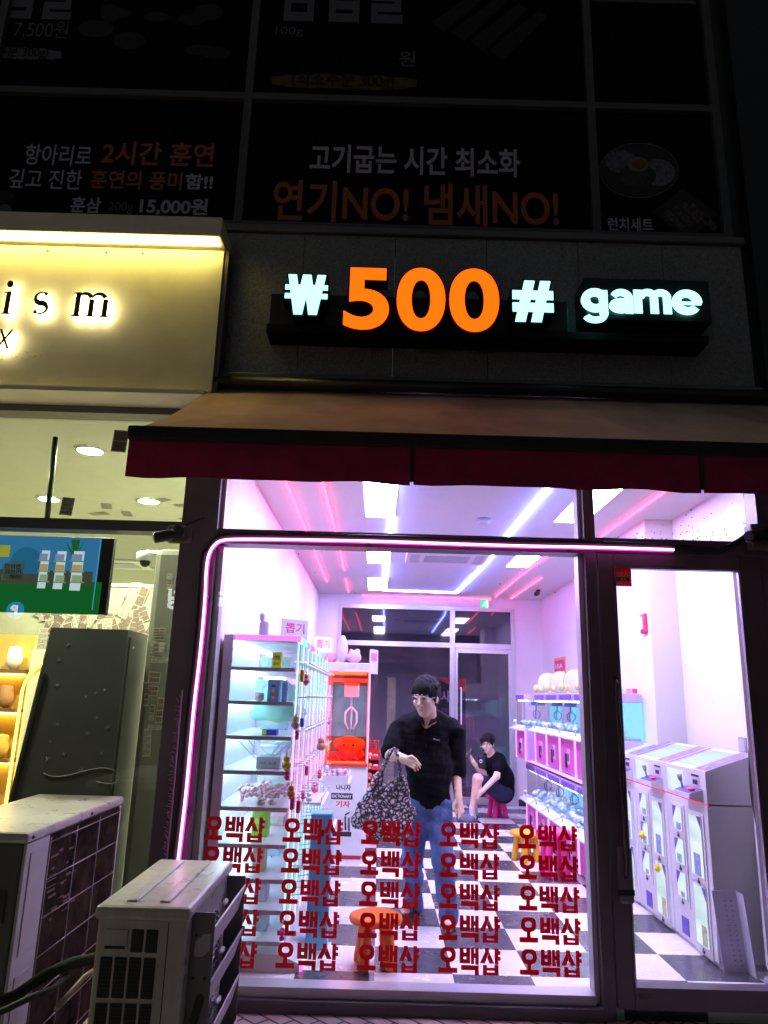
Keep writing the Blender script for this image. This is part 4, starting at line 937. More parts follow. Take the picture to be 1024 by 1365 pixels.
obj('plate', MB().box(XR - .012, XR - .001, so2.y - .06, so2.y + .06, so2.z - .06, so2.z + .06, .004), mat('socket grey', (.36, .35, .40), .5), sk)
obj('flap_cover', MB().box(XR - .017, XR - .0125, so2.y - .045, so2.y + .045, so2.z - .045, so2.z + .045, .003), M['grey_plastic'], sk)

# ------------------------------------------------------------------ lit prize cabinets on the left
cabm = mat('cabinet white', (.82, .84, .86), .3, var=.03, coat=.3); edge = mat('grey shelf edge', (.70, .68, .78), .4)
rgb = emis_ramp('rgb led edge', 1, [(0, (.15, .35, 1)), (.25, (.9, .12, 1)), (.45, (1, .15, .55)), (.6, (.2, .95, .8)), (.8, (.25, .5, 1)), (1, (.15, .35, 1))], 2.2, .9)
rgbv = emis_ramp('rgb led post', 2, [(0, (.9, .5, 1)), (.3, (.5, .95, 1)), (.55, (.45, .8, 1)), (.75, (1, .5, .9)), (1, (.9, .5, 1))], 1.5, .8)
shelf_z = [PY(340, y, .3).z for y in (1293, 1252, 1211, 1170, 1124, 1075, 1027, 981, 935, 890)]
CX0, CX1 = -1.03, -.55
def cabinet(y0, y1, label):
    t = thing('prize_cabinet', label, 'prize cabinet', (-.8, (y0 + y1) / 2, 0), 'lit prize cabinets on the left wall')
    obj('back_panel', MB().box(CX0, CX0 + .02, y0, y1, .10, 1.97), cabm, t)
    obj('rear_post', MB().box(CX0, CX0 + .06, y0 - .03, y0 - .001, .10, 1.98, .004), mat('post grey', (.75, .70, .82), .4), t) if 'post grey' not in bpy.data.materials else obj('rear_post', MB().box(CX0, CX0 + .06, y0 - .03, y0 - .001, .10, 1.98, .004), bpy.data.materials['post grey'], t)
    tp_ = obj('top', MB().box(CX0 + .021, CX1, y0, y1, 1.945, 1.985, .004), cabm, t)
    obj('led_edge', MB().box(CX1 + .001, CX1 + .014, y0, y1, 1.945, 1.985).box(CX0 + .07, CX1, y0 - .012, y0 - .001, 1.95, 1.98), rgb, tp_)
    bs = MB().prism([(CX0, y0 - .02, 0), (CX1 + .12, y0 - .02, 0), (CX1 + .12, y0 - .02, .05), (CX1, y0 - .02, .098), (CX0, y0 - .02, .098)], (0, y1 - y0 + .02, 0)); b_ = obj('base', bs, cabm, t)
    obj('led_edge', MB().box(CX1 + .121, CX1 + .135, y0, y1, .004, .03), rgb, b_)
    obj('led_bar', MB().box(CX0 + .05, CX0 + .075, y0 + .05, y1 - .05, 1.931, 1.944), M['led_white'], tp_)
    for k, z in enumerate(shelf_z):
        if z < .12: continue
        s_ = obj('shelf', MB().box(CX0 + .021, CX1 - .005, y0 + .004, y1 - .01, z - .012, z), cabm, t)
        obj('shelf_edge', MB().box(CX0 + .06, CX1 - .005, y0 - .008, y0 + .003, z - .022, z + .002).box(CX1 - .0045, CX1 + .002, y0 + .02, y1 - .02, z - .02, z), edge, s_)
        obj('led_bar', MB().box(CX0 + .05, CX0 + .075, y0 + .05, y1 - .05, z - .026, z - .013), M['led_white'], s_)
    q = MB(); q.quad((CX0 + .06, y0 - .010, .1), (CX1, y0 - .010, .1), (CX1, y0 - .010, 1.945), (CX0 + .06, y0 - .010, 1.945)); q.quad((CX1 + .004, y0, .1), (CX1 + .004, y1, .1), (CX1 + .004, y1, 1.945), (CX1 + .004, y0, 1.945))
    obj('glass', q, M['acrylic'], t)
    n = max(2, int((y1 - y0) / .28))
    for k in range(n + 1): 
        y = y0 + (y1 - y0) * k / n; obj('led_post', MB().box(CX1 + .006, CX1 + .018, y - .005, y + .005, .1, 1.944), rgbv, t)
    rd = MB()
    for k in range(n * 3): 
        y = y0 + .05 + (y1 - y0 - .1) * k / (n * 3 - 1); rd.tube([(CX1 + .035 + .03 * (k % 2), y, .3), (CX1 + .035 + .03 * (k % 2), y, 1.75)], .006, 6)
    obj('prize_rod', rd, M['acrylic'], t)
    hk = MB()
    for z in shelf_z[2:]:
        for k in range(n * 2): 
            y = y0 + .06 + (y1 - y0 - .12) * k / (n * 2 - 1); hk.tube([(CX1 + .006, y, z + .03), (CX1 + .08, y, z + .04)], .0035, 5).blob((CX1 + .085, y, z + .04), .008, 6)
    obj('peg', hk, M['alu'], t)
    for z in (shelf_z[3], shelf_z[5]):
        tr = obj('coin_tray', MB().box(CX1 + .02, CX1 + .17, y0 + .55, y1 - .25, z - .05, z - .035).box(CX1 + .165, CX1 + .172, y0 + .55, y1 - .25, z - .034, z + .0), cabm, t)
        obj('led_edge', MB().box(CX1 + .173, CX1 + .18, y0 + .55, y1 - .25, z - .045, z - .03), emis('tray pink led', (1, .45, .9), 3.0) if 'tray pink led' not in bpy.data.materials else bpy.data.materials['tray pink led'], tr)
cabinet(.26, 1.62, 'glass prize cabinet nearest the window with clear end and lit shelves')
cabinet(1.68, 3.05, 'second lit glass prize cabinet between the window cabinet and the red claw machine')
def board(px, py, Y, label, wdt=.22):
    p = PY(px, py, Y); t = thing('header_sign', label, 'sign', (p.x, Y, 1.987), 'small name boards on the prize cabinets')
    a = Matrix.Translation((p.x, Y, 1.99)) @ Matrix.Rotation(rad(38), 4, 'Z')
    obj('sheet', MB().box(-wdt / 2, wdt / 2, -.005, .005, 0.01, .15).xf(a), M['white_plastic'], t)
    obj('print_lettering', fit(glyphs('뽑기', .012), wdt * .72, .075).xf(a @ Matrix.Translation((-wdt * .36, -.006, .05)) @ FACE), mat('magenta ink', (.8, .03, .35), .5), t)
    obj('prop', MB().tube([(0, .005, .12), (0, .09, .0)], .006, 6).xf(a), M['grey_alu'], t)
board(393, 838, .75, 'white name board with pink lettering standing on the window cabinet'); board(430, 866, 2.3, 'white name board with pink lettering standing on the second cabinet', .2)

# things on the shelves of the cabinet end
def bxt(name, label, px0, px1, pyb, pyt, Y, dep, col, var=.1, extra=None, cat='box'):
    a, b = PY(px0, pyb, Y), PY(px1, pyt, Y)
    z = min(shelf_z, key=lambda s_: abs(s_ - a.z)) + .0005
    t = thing(name, label, cat, ((a.x + b.x) / 2, Y + dep / 2, z))
    obj('carton', MB().box(a.x, b.x, Y, Y + dep, z, z + (b.z - a.z), .004), mat(name + ' card ' + label[:8], col, .5, var=var, scale=14), t)
    if extra: extra(t, a.x, b.x, z, z + (b.z - a.z), Y)
    return t
def pr(col, fx0, fx1, fz0, fz1):
    def f(t, x0, x1, z0, z1, Y): obj('print_patch', MB().box(x0 + (x1 - x0) * fx0, x0 + (x1 - x0) * fx1, Y - .0015, Y - .0005, z0 + (z1 - z0) * fz0, z0 + (z1 - z0) * fz1), mat('print', col, .5, var=.3, scale=60), t)
    return f
def prs(*a):
    def f(*k):
        for p_ in a: pr(*p_)(*k)
    return f
def words(body, col, fx0, fx1, fz0, fz1):
    def f(t, x0, x1, z0, z1, Y): obj('print_lettering', text_at(body, x0 + (x1 - x0) * fx0, x0 + (x1 - x0) * fx1, z0 + (z1 - z0) * fz0, z0 + (z1 - z0) * fz1, Y - .002, .03), mat('ink', col, .5), t)
    return f
bxt('snack_box', 'yellow box on the topmost shelf of the window cabinet', 362, 376, 888, 866, .45, .08, (.62, .58, .02), .25, prs(((.2, .16, .02), .15, .85, .55, .8), ((.35, .3, .02), .15, .85, .2, .4)))
bxt('toy_box', 'blue grey toy box with a small printed doll on the second shelf', 356, 373, 934, 905, .42, .08, (.16, .24, .48), .1, prs(((.5, .36, .26), .35, .65, .42, .66), ((.03, .02, .02), .33, .67, .66, .76), ((.5, .04, .03), .35, .65, .26, .42), ((.6, .5, .06), .35, .65, .14, .26)))
bxt('toy_box', 'pale blue toy box behind the doll box on the second shelf', 375, 384, 934, 908, .5, .08, (.35, .5, .75))
bxt('game_box', 'flat navy and yellow box lying on the third shelf', 349, 369, 980, 973, .42, .10, (.03, .06, .42), .1, pr((.75, .62, .05), .0, .3, .1, .9))
bxt('figure_box', 'wide pale box with grey print on the fourth shelf', 341, 374, 1026, 1011, .42, .12, (.58, .62, .62), .06, words('ㅋㄷ ㅂ:자', (.2, .22, .25), .15, .85, .3, .65))
bxt('tissue_box', 'bright green upright box on the sixth shelf behind red lettering', 334, 358, 1123, 1080, .5, .12, (.28, .62, .04), .15, pr((.5, .75, .2), .2, .8, .4, .6))
bxt('carton', 'tan cardboard carton low in the window cabinet', 335, 353, 1169, 1135, .45, .14, (.50, .33, .20), .15, pr((.7, .6, .5), .15, .6, .3, .7))
bxt('carton', 'pale lilac carton below the tan one', 338, 356, 1210, 1180, .45, .14, (.58, .52, .68), .1)
bxt('carton', 'silvery blue carton on the lowest shelf', 338, 356, 1252, 1222, .45, .14, (.42, .52, .62), .35)
def plush(name, label, c, r, col, ears=(), cat='plush toy', extra=None, seed=0):
    t = thing(name, label, cat, (c[0], c[1], c[2] - r[2]))
    lo = [c[i] - r[i] * 1.7 - .02 for i in range(3)]; hi = [c[i] + r[i] * 1.7 + .02 for i in range(3)]
    s_ = SDF(lo, hi, max(r) / 16); s_.ell(c, r, .02)
    for e in ears: s_.ell([c[i] + e[i] * r[i] for i in range(3)], [e[3] * k for k in r], .25 * min(r))
    s_.ripple(min(r) * .05, 3.2 / max(r), seed)
    obj('body', s_.mesh(), mat(name + ' fur ' + str(seed), col, .9, var=.12, bump=.4, bscale=150), t)
    return t
def face(t, c, r, col=(.01, .01, .01)):
    q = MB()
    for sx in (-1, 1): q.blob((c[0] + sx * r[0] * .38, c[1] - r[1] * .93, c[2] + r[2] * .12), r[0] * .10, 8)
    obj('eye', q, bpy.data.materials['black plastic'], t)
z3 = shelf_z[7]
g1 = plush('plush_toy', 'large mint green plush lying behind the doll box', (-.74, .95, z3 + .20), (.17, .14, .135), (.30, .62, .50), ((-.75, 0, -.45, .5), (.75, 0, -.45, .5), (0, 0, .75, .55)), seed=1)
g2 = plush('plush_toy', 'small white and pink plush toy on the second shelf', (PY(346, 928, .42).x, .42, shelf_z[8] + .028), (.032, .026, .028), (.75, .6, .62), ((-.6, 0, .7, .4), (.6, 0, .7, .4)), seed=2)
sp = MB(); rng = random.Random(2)
for k in range(150): sp.blob((rng.uniform(-.92, -.60), rng.uniform(.42, .9), shelf_z[5] + .014 + rng.random() * .075), (.014, .014, .012), 6)
o = obj('wrapped_sweets', sp, mat('pink wrapped sweets', (.78, .42, .50), .3, var=.35, scale=50)); o['kind'] = 'stuff'; o['label'] = 'heap of pink wrapped sweets on the fifth shelf'
wl_ = thing('slipper_charm', 'pair of white toy slippers on the front of the sixth shelf', 'toy', (-.66, .33, shelf_z[5]))
for dx in (0, .07): obj('slipper', MB().blob((PY(348, 1066, .33).x + dx, .33 + dx * .3, shelf_z[5] + .022), (.03, .045, .02), 10).box(PY(348, 1066, .33).x + dx - .012, PY(348, 1066, .33).x + dx + .012, .29 + dx * .3, .292 + dx * .3, shelf_z[5] + .028, shelf_z[5] + .042, .004), mat('slipper white', (.72, .66, .6), .7), wl_)
cb = MB()
for k in range(3): cb.tube([(-.95 + .3 * t + .05 * k, .6 + .1 * math.sin(5 * t + k), shelf_z[6] + .16 - .13 * math.sin(math.pi * t) * (1 - .2 * k)) for t in np.linspace(0, 1, 14)], .004, 5)
solo('white_cable', cb, M['grey_plastic'], 'loops of white cable hanging inside the fourth shelf of the cabinet', 'cable')
solo('felt_ornament', MB().box(-.90, -.83, .8, .86, 1.987, 2.13, .02).box(-.90, -.865, .8, .86, 2.128, 2.19, .014), mat('lilac felt', (.40, .33, .48), .8), 'small lilac felt ornament on top of the window cabinet', 'ornament')

past = {'pale blue': (.45, .62, .80), 'lilac': (.60, .52, .78), 'white': (.78, .78, .82), 'mint': (.45, .72, .62), 'pink': (.80, .45, .55), 'cream': (.75, .68, .50)}
pm_ = {k: mat(k + ' gift card', v, .45, var=.18, scale=24) for k, v in past.items()}; rg_ = random.Random(77); nth = ['lowest', 'second lowest', 'third', 'fourth', 'fifth', 'sixth', 'seventh', 'eighth', 'ninth', 'topmost']
for ci, (ya, yb_) in enumerate(((.95, 1.5), (1.78, 2.95))):
    for si, z in enumerate(shelf_z):
        y = ya
        while y < yb_ - .12:
            w_ = rg_.uniform(.10, .24); cn = rg_.choice(list(past)); h_ = rg_.uniform(.06, .15); x_ = rg_.uniform(-.93, -.86)
            if not (ci == 0 and si in (6, 7) and y < 1.2):
                t = thing('gift_box', '%s gift box on the %s shelf of the %s cabinet' % (cn, nth[si], ('window', 'second')[ci]), 'box', (x_ + .1, y + w_ / 2, z + .0005), 'gift boxes deep in the prize cabinets')
                obj('carton', MB().box(x_, x_ + .22, y, y + w_, z + .0006, z + h_, .004), pm_[cn], t); obj('print_patch', MB().box(x_ + .2205, x_ + .222, y + w_ * .2, y + w_ * .8, z + h_ * .3, z + h_ * .75).box(x_ + .05, x_ + .17, y - .0016, y - .0006, z + h_ * .3, z + h_ * .75), pm_[rg_.choice(list(past))], t)
            y += w_ + rg_.uniform(.02, .12)
charm_cols = {'pink': (.85, .12, .35), 'magenta': (.75, .03, .35), 'white': (.8, .75, .75), 'yellow': (.85, .62, .06), 'orange': (.85, .3, .05), 'brown': (.35, .12, .06), 'red': (.7, .03, .05), 'blue': (.1, .25, .75)}
CH = [(408, 908, 'pink'), (403, 901, 'yellow'), (396, 979, 'magenta'), (394, 966, 'white'), (403, 963, 'blue'), (439, 961, 'pink'), (428, 995, 'brown'), (437, 995, 'yellow'), (383, 1032, 'magenta'), (382, 1020, 'yellow'), (409, 1027, 'pink'), (426, 1032, 'red'), (388, 1058, 'orange'), (390, 1070, 'magenta'), (404, 1060, 'pink'), (412, 1065, 'white'), (436, 1026, 'white'), (442, 1030, 'blue'), (445, 1012, 'magenta'), (398, 1075, 'red'), (376, 1246, 'magenta'), (420, 1052, 'pink')]
rng = random.Random(8); cmats = {k: mat(k + ' charm', v, .4, var=.2, scale=40) for k, v in charm_cols.items()}
ring_m = M['alu']
for k, (x, y, cn) in enumerate(CH):
    p = PX(x, y, -.47)
    t = thing('keychain_charm', '%s keychain charm hanging on a cabinet peg' % cn, 'charm', tuple(p), 'keychain charms on the prize cabinets'); s_ = rng.uniform(.9, 1.25) * (1.3 if p.y > 1 else 1)
    q = MB(); sh = k % 3
    if sh == 0: q.blob(p, (.024 * s_, .026 * s_, .022 * s_), 10).blob(p + Vector((0, 0, .028 * s_)), .018 * s_, 10).blob(p + Vector((0, -.02, -.02)), .010, 8).blob(p + Vector((0, .02, -.02)), .010, 8)
    elif sh == 1: q.box(p.x - .012, p.x + .012, p.y - .026 * s_, p.y + .026 * s_, p.z - .03 * s_, p.z + .03 * s_, .008)
    else:
        for j in range(5): q.blob(p + Vector((0, .02 * math.cos(j * 1.26), .02 * math.sin(j * 1.26))) * 1.0, .013 * s_, 8)
    obj('charm', q, cmats[cn], t)
    obj('ring', MB().tube([p + Vector((0, .013 * math.cos(a), .055 + .014 * math.sin(a))) for a in np.linspace(0, 6.28, 13)[:-1]], .0025, 5, closed=True), ring_m, t)
def tray_box(label, x, y, px_w, h_, Y, m_):
    p = PX(x, y, -.40); return p
p = PX(430, 1080, -.36)
bb = thing('coin_bank', 'tall light blue plastic box standing in front of the red claw machine', 'bank', (p.x, p.y, 0))
obj('case', MB().box(p.x - .07, p.x + .07, p.y - .06, p.y + .1, .02, .84, .01), mat('light blue plastic', (.12, .50, .82), .35), bb); obj('base', MB().box(p.x - .09, p.x + .09, p.y - .08, p.y + .12, 0, .019), M['white_plastic'], bb)
obj('coin_slot', MB().box(p.x - .02, p.x + .02, p.y - .063, p.y - .0605, .7, .74), M['black'], bb)
ct = thing('charm_tray', 'white lit tray of keychains in front of the second cabinet', 'tray', (-.36, 2.4, .84))
obj('tray', MB().box(-.47, -.25, 2.1, 2.6, .86, .88).box(-.47, -.25, 2.09, 2.10, .86, .93).box(-.255, -.245, 2.1, 2.6, .881, .94), cabm, ct); obj('led_edge', MB().box(-.244, -.236, 2.1, 2.6, .87, .89), bpy.data.materials['tray pink led'], ct)
hp = MB()
for k in range(22): hp.blob((rng.uniform(-.44, -.28), rng.uniform(2.14, 2.56), .90 + rng.random() * .05), .022, 7, .2, rng)
o = obj('keychain_heap', hp, mat('mixed toys', (.7, .35, .5), .5, var=.7, scale=30)); o['kind'] = 'stuff'; o['label'] = 'heap of small keychains on the lit tray'

# ------------------------------------------------------------------ red claw machine
RC = thing('claw_machine', 'red lit claw machine with orange plush and white poster front, left at the back', 'claw machine', (-.33, 3.75, 0))
x0, x1, y0, y1 = -.56, -.10, 3.40, 4.15
obj('cabinet', MB().box(x0, x1, y0, y1, .04, .90, .012), M['white_plastic'], RC)
obj('plinth', MB().box(x0 + .04, x1 - .04, y0 + .04, y1 - .02, 0, .039), mat('red plinth', (.6, .03, .05), .4), RC)
redm = mat('red panel', (.72, .03, .02), .4)
obj('back_panel', MB().box(x0 + .01, x1 - .01, y1 - .02, y1, .93, 1.86), mat('teal print panel', (.20, .36, .34), .5, var=.25), RC)
obj('deck', MB().box(x0, x1, y0 - .03, y1, .901, .93, .004), redm, RC)
obj('header', MB().box(x0, x1, y0, y1, 1.86, 1.96, .01), mat('header white', (.72, .72, .82), .35), RC)
ps = MB()
for x in (x0 + .012, x1 - .012): 
    for y in (y0 + .012, y1 - .03): ps.box(x - .012, x + .012, y - .012, y + .008, .931, 1.859)
pm = mat('pink post', (.85, .35, .42), .35); po = obj('corner_post', ps, pm, RC)
obj('led_post', MB().box(x1 - .008, x1 + .004, y0 - .014, y0 - .0125, .94, 1.85).box(x0 - .004, x0 + .008, y0 - .014, y0 - .0125, .94, 1.85), emis('hot pink led', (1, .18, .25), 5), po)
obj('led_bar', MB().box(x0 + .04, x1 - .04, y0 + .03, y0 + .06, 1.835, 1.858).box(x0 + .03, x1 - .03, y0 + .02, y0 + .04, .932, .945), emis('red led', (1, .03, .012), 60), RC)
q = MB(); q.quad((x0 + .02, y0 - .006, .93), (x1 - .02, y0 - .006, .93), (x1 - .02, y0 - .006, 1.86), (x0 + .02, y0 - .006, 1.86)); q.quad((x1 - .004, y0, .93), (x1 - .004, y1, .93), (x1 - .004, y1, 1.86), (x1 - .004, y0, 1.86)); obj('glass', q, M['acrylic'], RC)
rf = glass('red glow tint', (1.0, .22, .10), .05)  # added red sheets over the glass, painting in the red LED glow
q = MB(); q.quad((x0 + .02, y0 - .010, 1.72), (x1 - .02, y0 - .010, 1.72), (x1 - .02, y0 - .010, 1.86), (x0 + .02, y0 - .010, 1.86)); q.quad((x0 + .02, y0 - .010, .93), (x1 - .02, y0 - .010, .93), (x1 - .02, y0 - .010, 1.20), (x0 + .02, y0 - .010, 1.20)); obj('red_glow_sheet', q, rf, RC)
obj('gantry', MB().box(x0 + .03, x1 - .03, 3.68, 3.72, 1.76, 1.80).box(-.38, -.22, 3.62, 3.78, 1.60, 1.75, .01), M['white_plastic'], RC)
cw = MB().tube([(-.30, 3.7, 1.60), (-.30, 3.7, 1.48)], .012, 8)
for a in (90, 210, 330): 
    dx, dy = math.cos(rad(a)), math.sin(rad(a)); cw.tube([(-.30, 3.7, 1.50), (-.30 + .07 * dx, 3.7 + .07 * dy, 1.44), (-.30 + .075 * dx, 3.7 + .075 * dy, 1.34), (-.30 + .03 * dx, 3.7 + .03 * dy, 1.26)], .011, 8)
obj('claw', cw, M['white_plastic'], RC)
a, b = PY(448, 1118, y0 - .002), PY(473, 1040, y0 - .002)
po = obj('poster', MB().box(a.x - .10, b.x, y0 - .005, y0 - .001, a.z, b.z), mat('poster paper', (.78, .78, .80), .6), RC)
for body, z0_, z1_, m_, xa, xb in (('나니자', .82, .92, blk, .30, .86), ('DICTIONARY', .69, .745, M['white_plastic'], .16, .90), ('기자', .53, .64, redm, .30, .86)):
    w_, h_ = b.x - a.x + .1, b.z - a.z; obj('poster_lettering', text_at(body, a.x - .1 + w_ * xa, a.x - .1 + w_ * xb, a.z + h_ * z0_, a.z + h_ * z1_, y0 - .008, .03), m_, po)
w_, h_ = b.x - a.x + .1, b.z - a.z
obj('poster_band', MB().box(a.x - .1 + w_ * .12, a.x - .1 + w_ * .94, y0 - .0065, y0 - .0052, a.z + h_ * .665, a.z + h_ * .77).box(a.x - .1 + w_ * .12, a.x - .1 + w_ * .94, y0 - .0065, y0 - .0052, a.z + h_ * .04, a.z + h_ * .12), blk, po)
obj('poster_picture', MB().tube([(a.x + w_ * .35, y0 - .007, a.z + h_ * .15), (a.x + w_ * .32, y0 - .007, a.z + h_ * .38)], .010, 6).tube([(a.x + w_ * .30, y0 - .007, a.z + h_ * .40), (a.x + w_ * .48, y0 - .007, a.z + h_ * .45)], .008, 6).tube([(a.x + w_ * .48, y0 - .007, a.z + h_ * .13), (a.x + w_ * .46, y0 - .007, a.z + h_ * .36)], .009, 6), blk, po)
pk = plush('plush_toy', 'round orange plush inside the red claw machine', (-.31, 3.68, 1.09), (.13, .12, .105), (.85, .26, .03), ((-.75, 0, .15, .6), (.75, 0, .15, .6), (0, -.2, -.5, .75)), seed=5); face(pk, (-.31, 3.68, 1.09), (.13, .12, .105))
rng = random.Random(6); hq = MB()
for k in range(40): hq.blob((rng.uniform(x0 + .06, x1 - .06), rng.uniform(y0 + .08, y1 - .1), .955 + rng.random() * .05), (.04, .04, .03), 8, .1, rng)
o = obj('prize_heap', hq, mat('red prizes', (.72, .10, .05), .7, var=.4, scale=16)); o['kind'] = 'stuff'; o['label'] = 'heap of red prizes in the red claw machine'
wp = PY(456, 880, 3.7)
plush('plush_toy', 'tall white plush standing on top of the red claw machine', (wp.x, 3.7, 2.10), (.062, .055, .14), (.78, .72, .76), ((0, 0, .5, .75),), seed=7)
wp = PY(470, 880, 3.62); plush('plush_toy', 'pinkish white rabbit plush on top of the red claw machine', (wp.x + .02, 3.62, 2.03), (.075, .06, .07), (.78, .55, .62), ((-.5, 0, .9, .35), (.45, 0, .95, .4), (-.9, 0, 0, .45)), seed=8)
wp = PY(450, 880, 3.6); plush('plush_toy', 'small pink plush behind the white one on the claw machine', (wp.x - .08, 3.75, 2.015), (.06, .05, .055), (.8, .35, .45), ((-.5, 0, .8, .4), (.5, 0, .8, .4)), seed=9)
t = thing('header_sign', 'white sign board tilted at the right edge of the red claw machine', 'sign', (x1, 3.45, 1.962))
am = Matrix.Translation((x1 + .0, 3.42, 1.97)) @ Matrix.Rotation(rad(62), 4, 'Z')
obj('sheet', MB().box(-.02, .16, -.005, .005, -.12, .14).xf(am), M['white_plastic'], t); obj('print_patch', MB().box(.0, .13, -.008, -.0055, .02, .1).xf(am), mat('pink ink', (.8, .2, .4), .5), t)
# red rack of capsule toys beside it
RK = thing('toy_rack', 'red rack of small capsule toys beside the red claw machine', 'rack', (.03, 4.3, 0))
rxa, rxb = PY(487, 1085, 4.3).x, PY(503, 1085, 4.3).x
obj('back_panel', MB().box(rxa, rxb, 4.40, 4.42, .0, 1.02), redm, RK)
obj('tray', (lambda q: [q.box(rxa, rxb, 4.22, 4.399, z, z + .02).box(rxa, rxb, 4.21, 4.22, z, z + .04) for z in (.30, .45, .58, .69, .80, .91)] and q)(MB()), redm, RK)
obj('side_panel', MB().box(rxa - .012, rxa - .001, 4.22, 4.42, 0, 1.0).box(rxb + .001, rxb + .012, 4.22, 4.42, 0, 1.0), redm, RK)
hq = MB(); hq2 = MB()
for z in (.45, .58, .69, .80, .91):
    hq.blob((rxa + .035, 4.24, z + .045), .03, 8); hq2.blob((rxa + .035, 4.22, z + .02), .018, 6).box(rxa + .075, rxb - .01, 4.215, 4.235, z + .015, z + .06, .008)
o = obj('capsule_toys', hq, mat('orange white capsules', (.8, .35, .12), .4, var=.5, scale=20)); o['kind'] = 'stuff'; o['label'] = 'orange capsules on the red rack'
o = obj('capsule_boxes', hq2, mat('lilac boxes', (.62, .6, .8), .4, var=.2)); o['kind'] = 'stuff'; o['label'] = 'lilac boxes on the red rack'
obj('top_spikes', (lambda q: [q.tube([(rxa + .03 + k * .045, 4.35, 1.02), (rxa + .03 + k * .045 + .01, 4.35, 1.12)], .006, 5) for k in range(3)] + [q.tube([(rxa, 4.35, 1.04 + .03 * k), (rxb, 4.35, 1.05 + .03 * k)], .004, 5) for k in range(3)] and q)(MB()), redm, RK)

# ------------------------------------------------------------------ two tiers of small claw machines on the right
pinkp = mat('pink machine panel', (.85, .12, .62), .35, var=.08); lil = mat('lilac machine body', (.60, .48, .82), .35, var=.06)
cyanp = emis('cyan painted glow', (.25, .62, 1.0), 1.5); clr = mat('white crane', (.7, .75, .85), .3)  # blue-lit back panel: its light is painted as emission
edge_pk = emis('pink edge led', (1, .35, .85), 2.2); btn_e = emis('white button lamp', (1, .8, .85), 1.8); purp = mat('violet header', (.22, .12, .55), .4)
def make_claw():
    t = thing('claw_machine', 'x', 'claw machine', (0, 0, 0), 'small claw machines in two tiers')
    L = dict(local=True)
    W, Dp = .62, .46
    obj('base', MB().box(.0, Dp, .004, W - .004, .0, .38, .008), lil, t, **L)
    fp = obj('front_panel', MB().box(-.008, -.0005, .03, W - .03, .02, .34, .003), pinkp, t, **L)
    obj('coin_plate', MB().box(-.016, -.0085, .20, .29, .10, .25, .003), M['white_plastic'], fp, **L)
    obj('coin_slot', MB().box(-.021, -.0165, .215, .255, .13, .20, .003).box(-.02, -.0085, .31, .37, .06, .2, .003), M['black'], fp, **L)
    obj('led_post', MB().box(-.012, -.0005, .002, .014, .0, .36).box(-.012, -.0005, W - .014, W - .002, .0, .36), edge_pk, t, **L)
    tr = obj('control_tray', MB().prism([(-.10, .02, .355), (-.10, .02, .37), (0, .02, .415), (0, .02, .355)], (0, W - .04, 0)), M['acrylic'] if 0 else M['white_plastic'], t, **L)
    obj('button', MB().blob((-.05, .15, .40), (.026, .026, .012), 10).blob((-.055, .24, .397), (.018, .018, .010), 8), btn_e, tr, **L)
    obj('joystick', MB().tube([(-.05, .42, .395), (-.055, .42, .445)], .008, 8).blob((-.055, .42, .455), .022, 10), clr, tr, **L)
    obj('floor_plate', MB().box(.005, Dp - .02, .015, W - .015, .381, .40), mat('deck blue', (.3, .45, .75), .4) if 'deck blue' not in bpy.data.materials else bpy.data.materials['deck blue'], t, **L)
    obj('back_panel', MB().box(Dp - .019, Dp, .008, W - .008, .381, .72), cyanp, t, **L)
    q = MB(); q.quad((.004, .01, .40), (.004, W - .01, .40), (.004, W - .01, .72), (.004, .01, .72)); q.quad((.004, .006, .40), (Dp - .02, .006, .40), (Dp - .02, .006, .72), (.004, .006, .72)); obj('glass', q, M['acrylic'], t, **L)
    hd = obj('header', MB().box(-.01, Dp, .003, W - .003, .72, .80, .006), lil, t, **L)
    obj('header_plate', MB().box(-.016, -.0105, .06, W - .06, .735, .785, .003), purp, hd, **L)
    obj('light_bar', MB().box(.02, .05, .05, W - .05, .708, .7195), emis('cool bar', (.65, .85, 1), 30) if 'cool bar' not in bpy.data.materials else bpy.data.materials['cool bar'], hd, **L)
    cw = MB().box(.12, .30, .24, .36, .66, .715, .006).tube([(.2, .30, .66), (.2, .30, .60)], .008, 6)
    for a in (90, 210, 330):
        dx, dy = math.cos(rad(a)), math.sin(rad(a)); cw.tube([(.2, .30, .61), (.2 + .05 * dx, .30 + .05 * dy, .575), (.2 + .05 * dx, .30 + .05 * dy, .53), (.2 + .02 * dx, .30 + .02 * dy, .50)], .006, 6)
    obj('claw', cw, mat('dark crane', (.10, .12, .35), .4) if 'dark crane' not in bpy.data.materials else bpy.data.materials['dark crane'], t, **L)
    return t
proto = make_claw(); heap_me = None; ords = ['nearest the door post', 'second from the door post', 'third from the door post', 'fourth from the door post', 'farthest back']
heap_m = [mat('mint prizes', (.70, .84, .76), .7, var=.25, scale=18), mat('white prizes', (.82, .83, .86), .7, var=.15, scale=18), mat('sky prizes', (.45, .65, .86), .7, var=.4, scale=18)]
rng = random.Random(21)
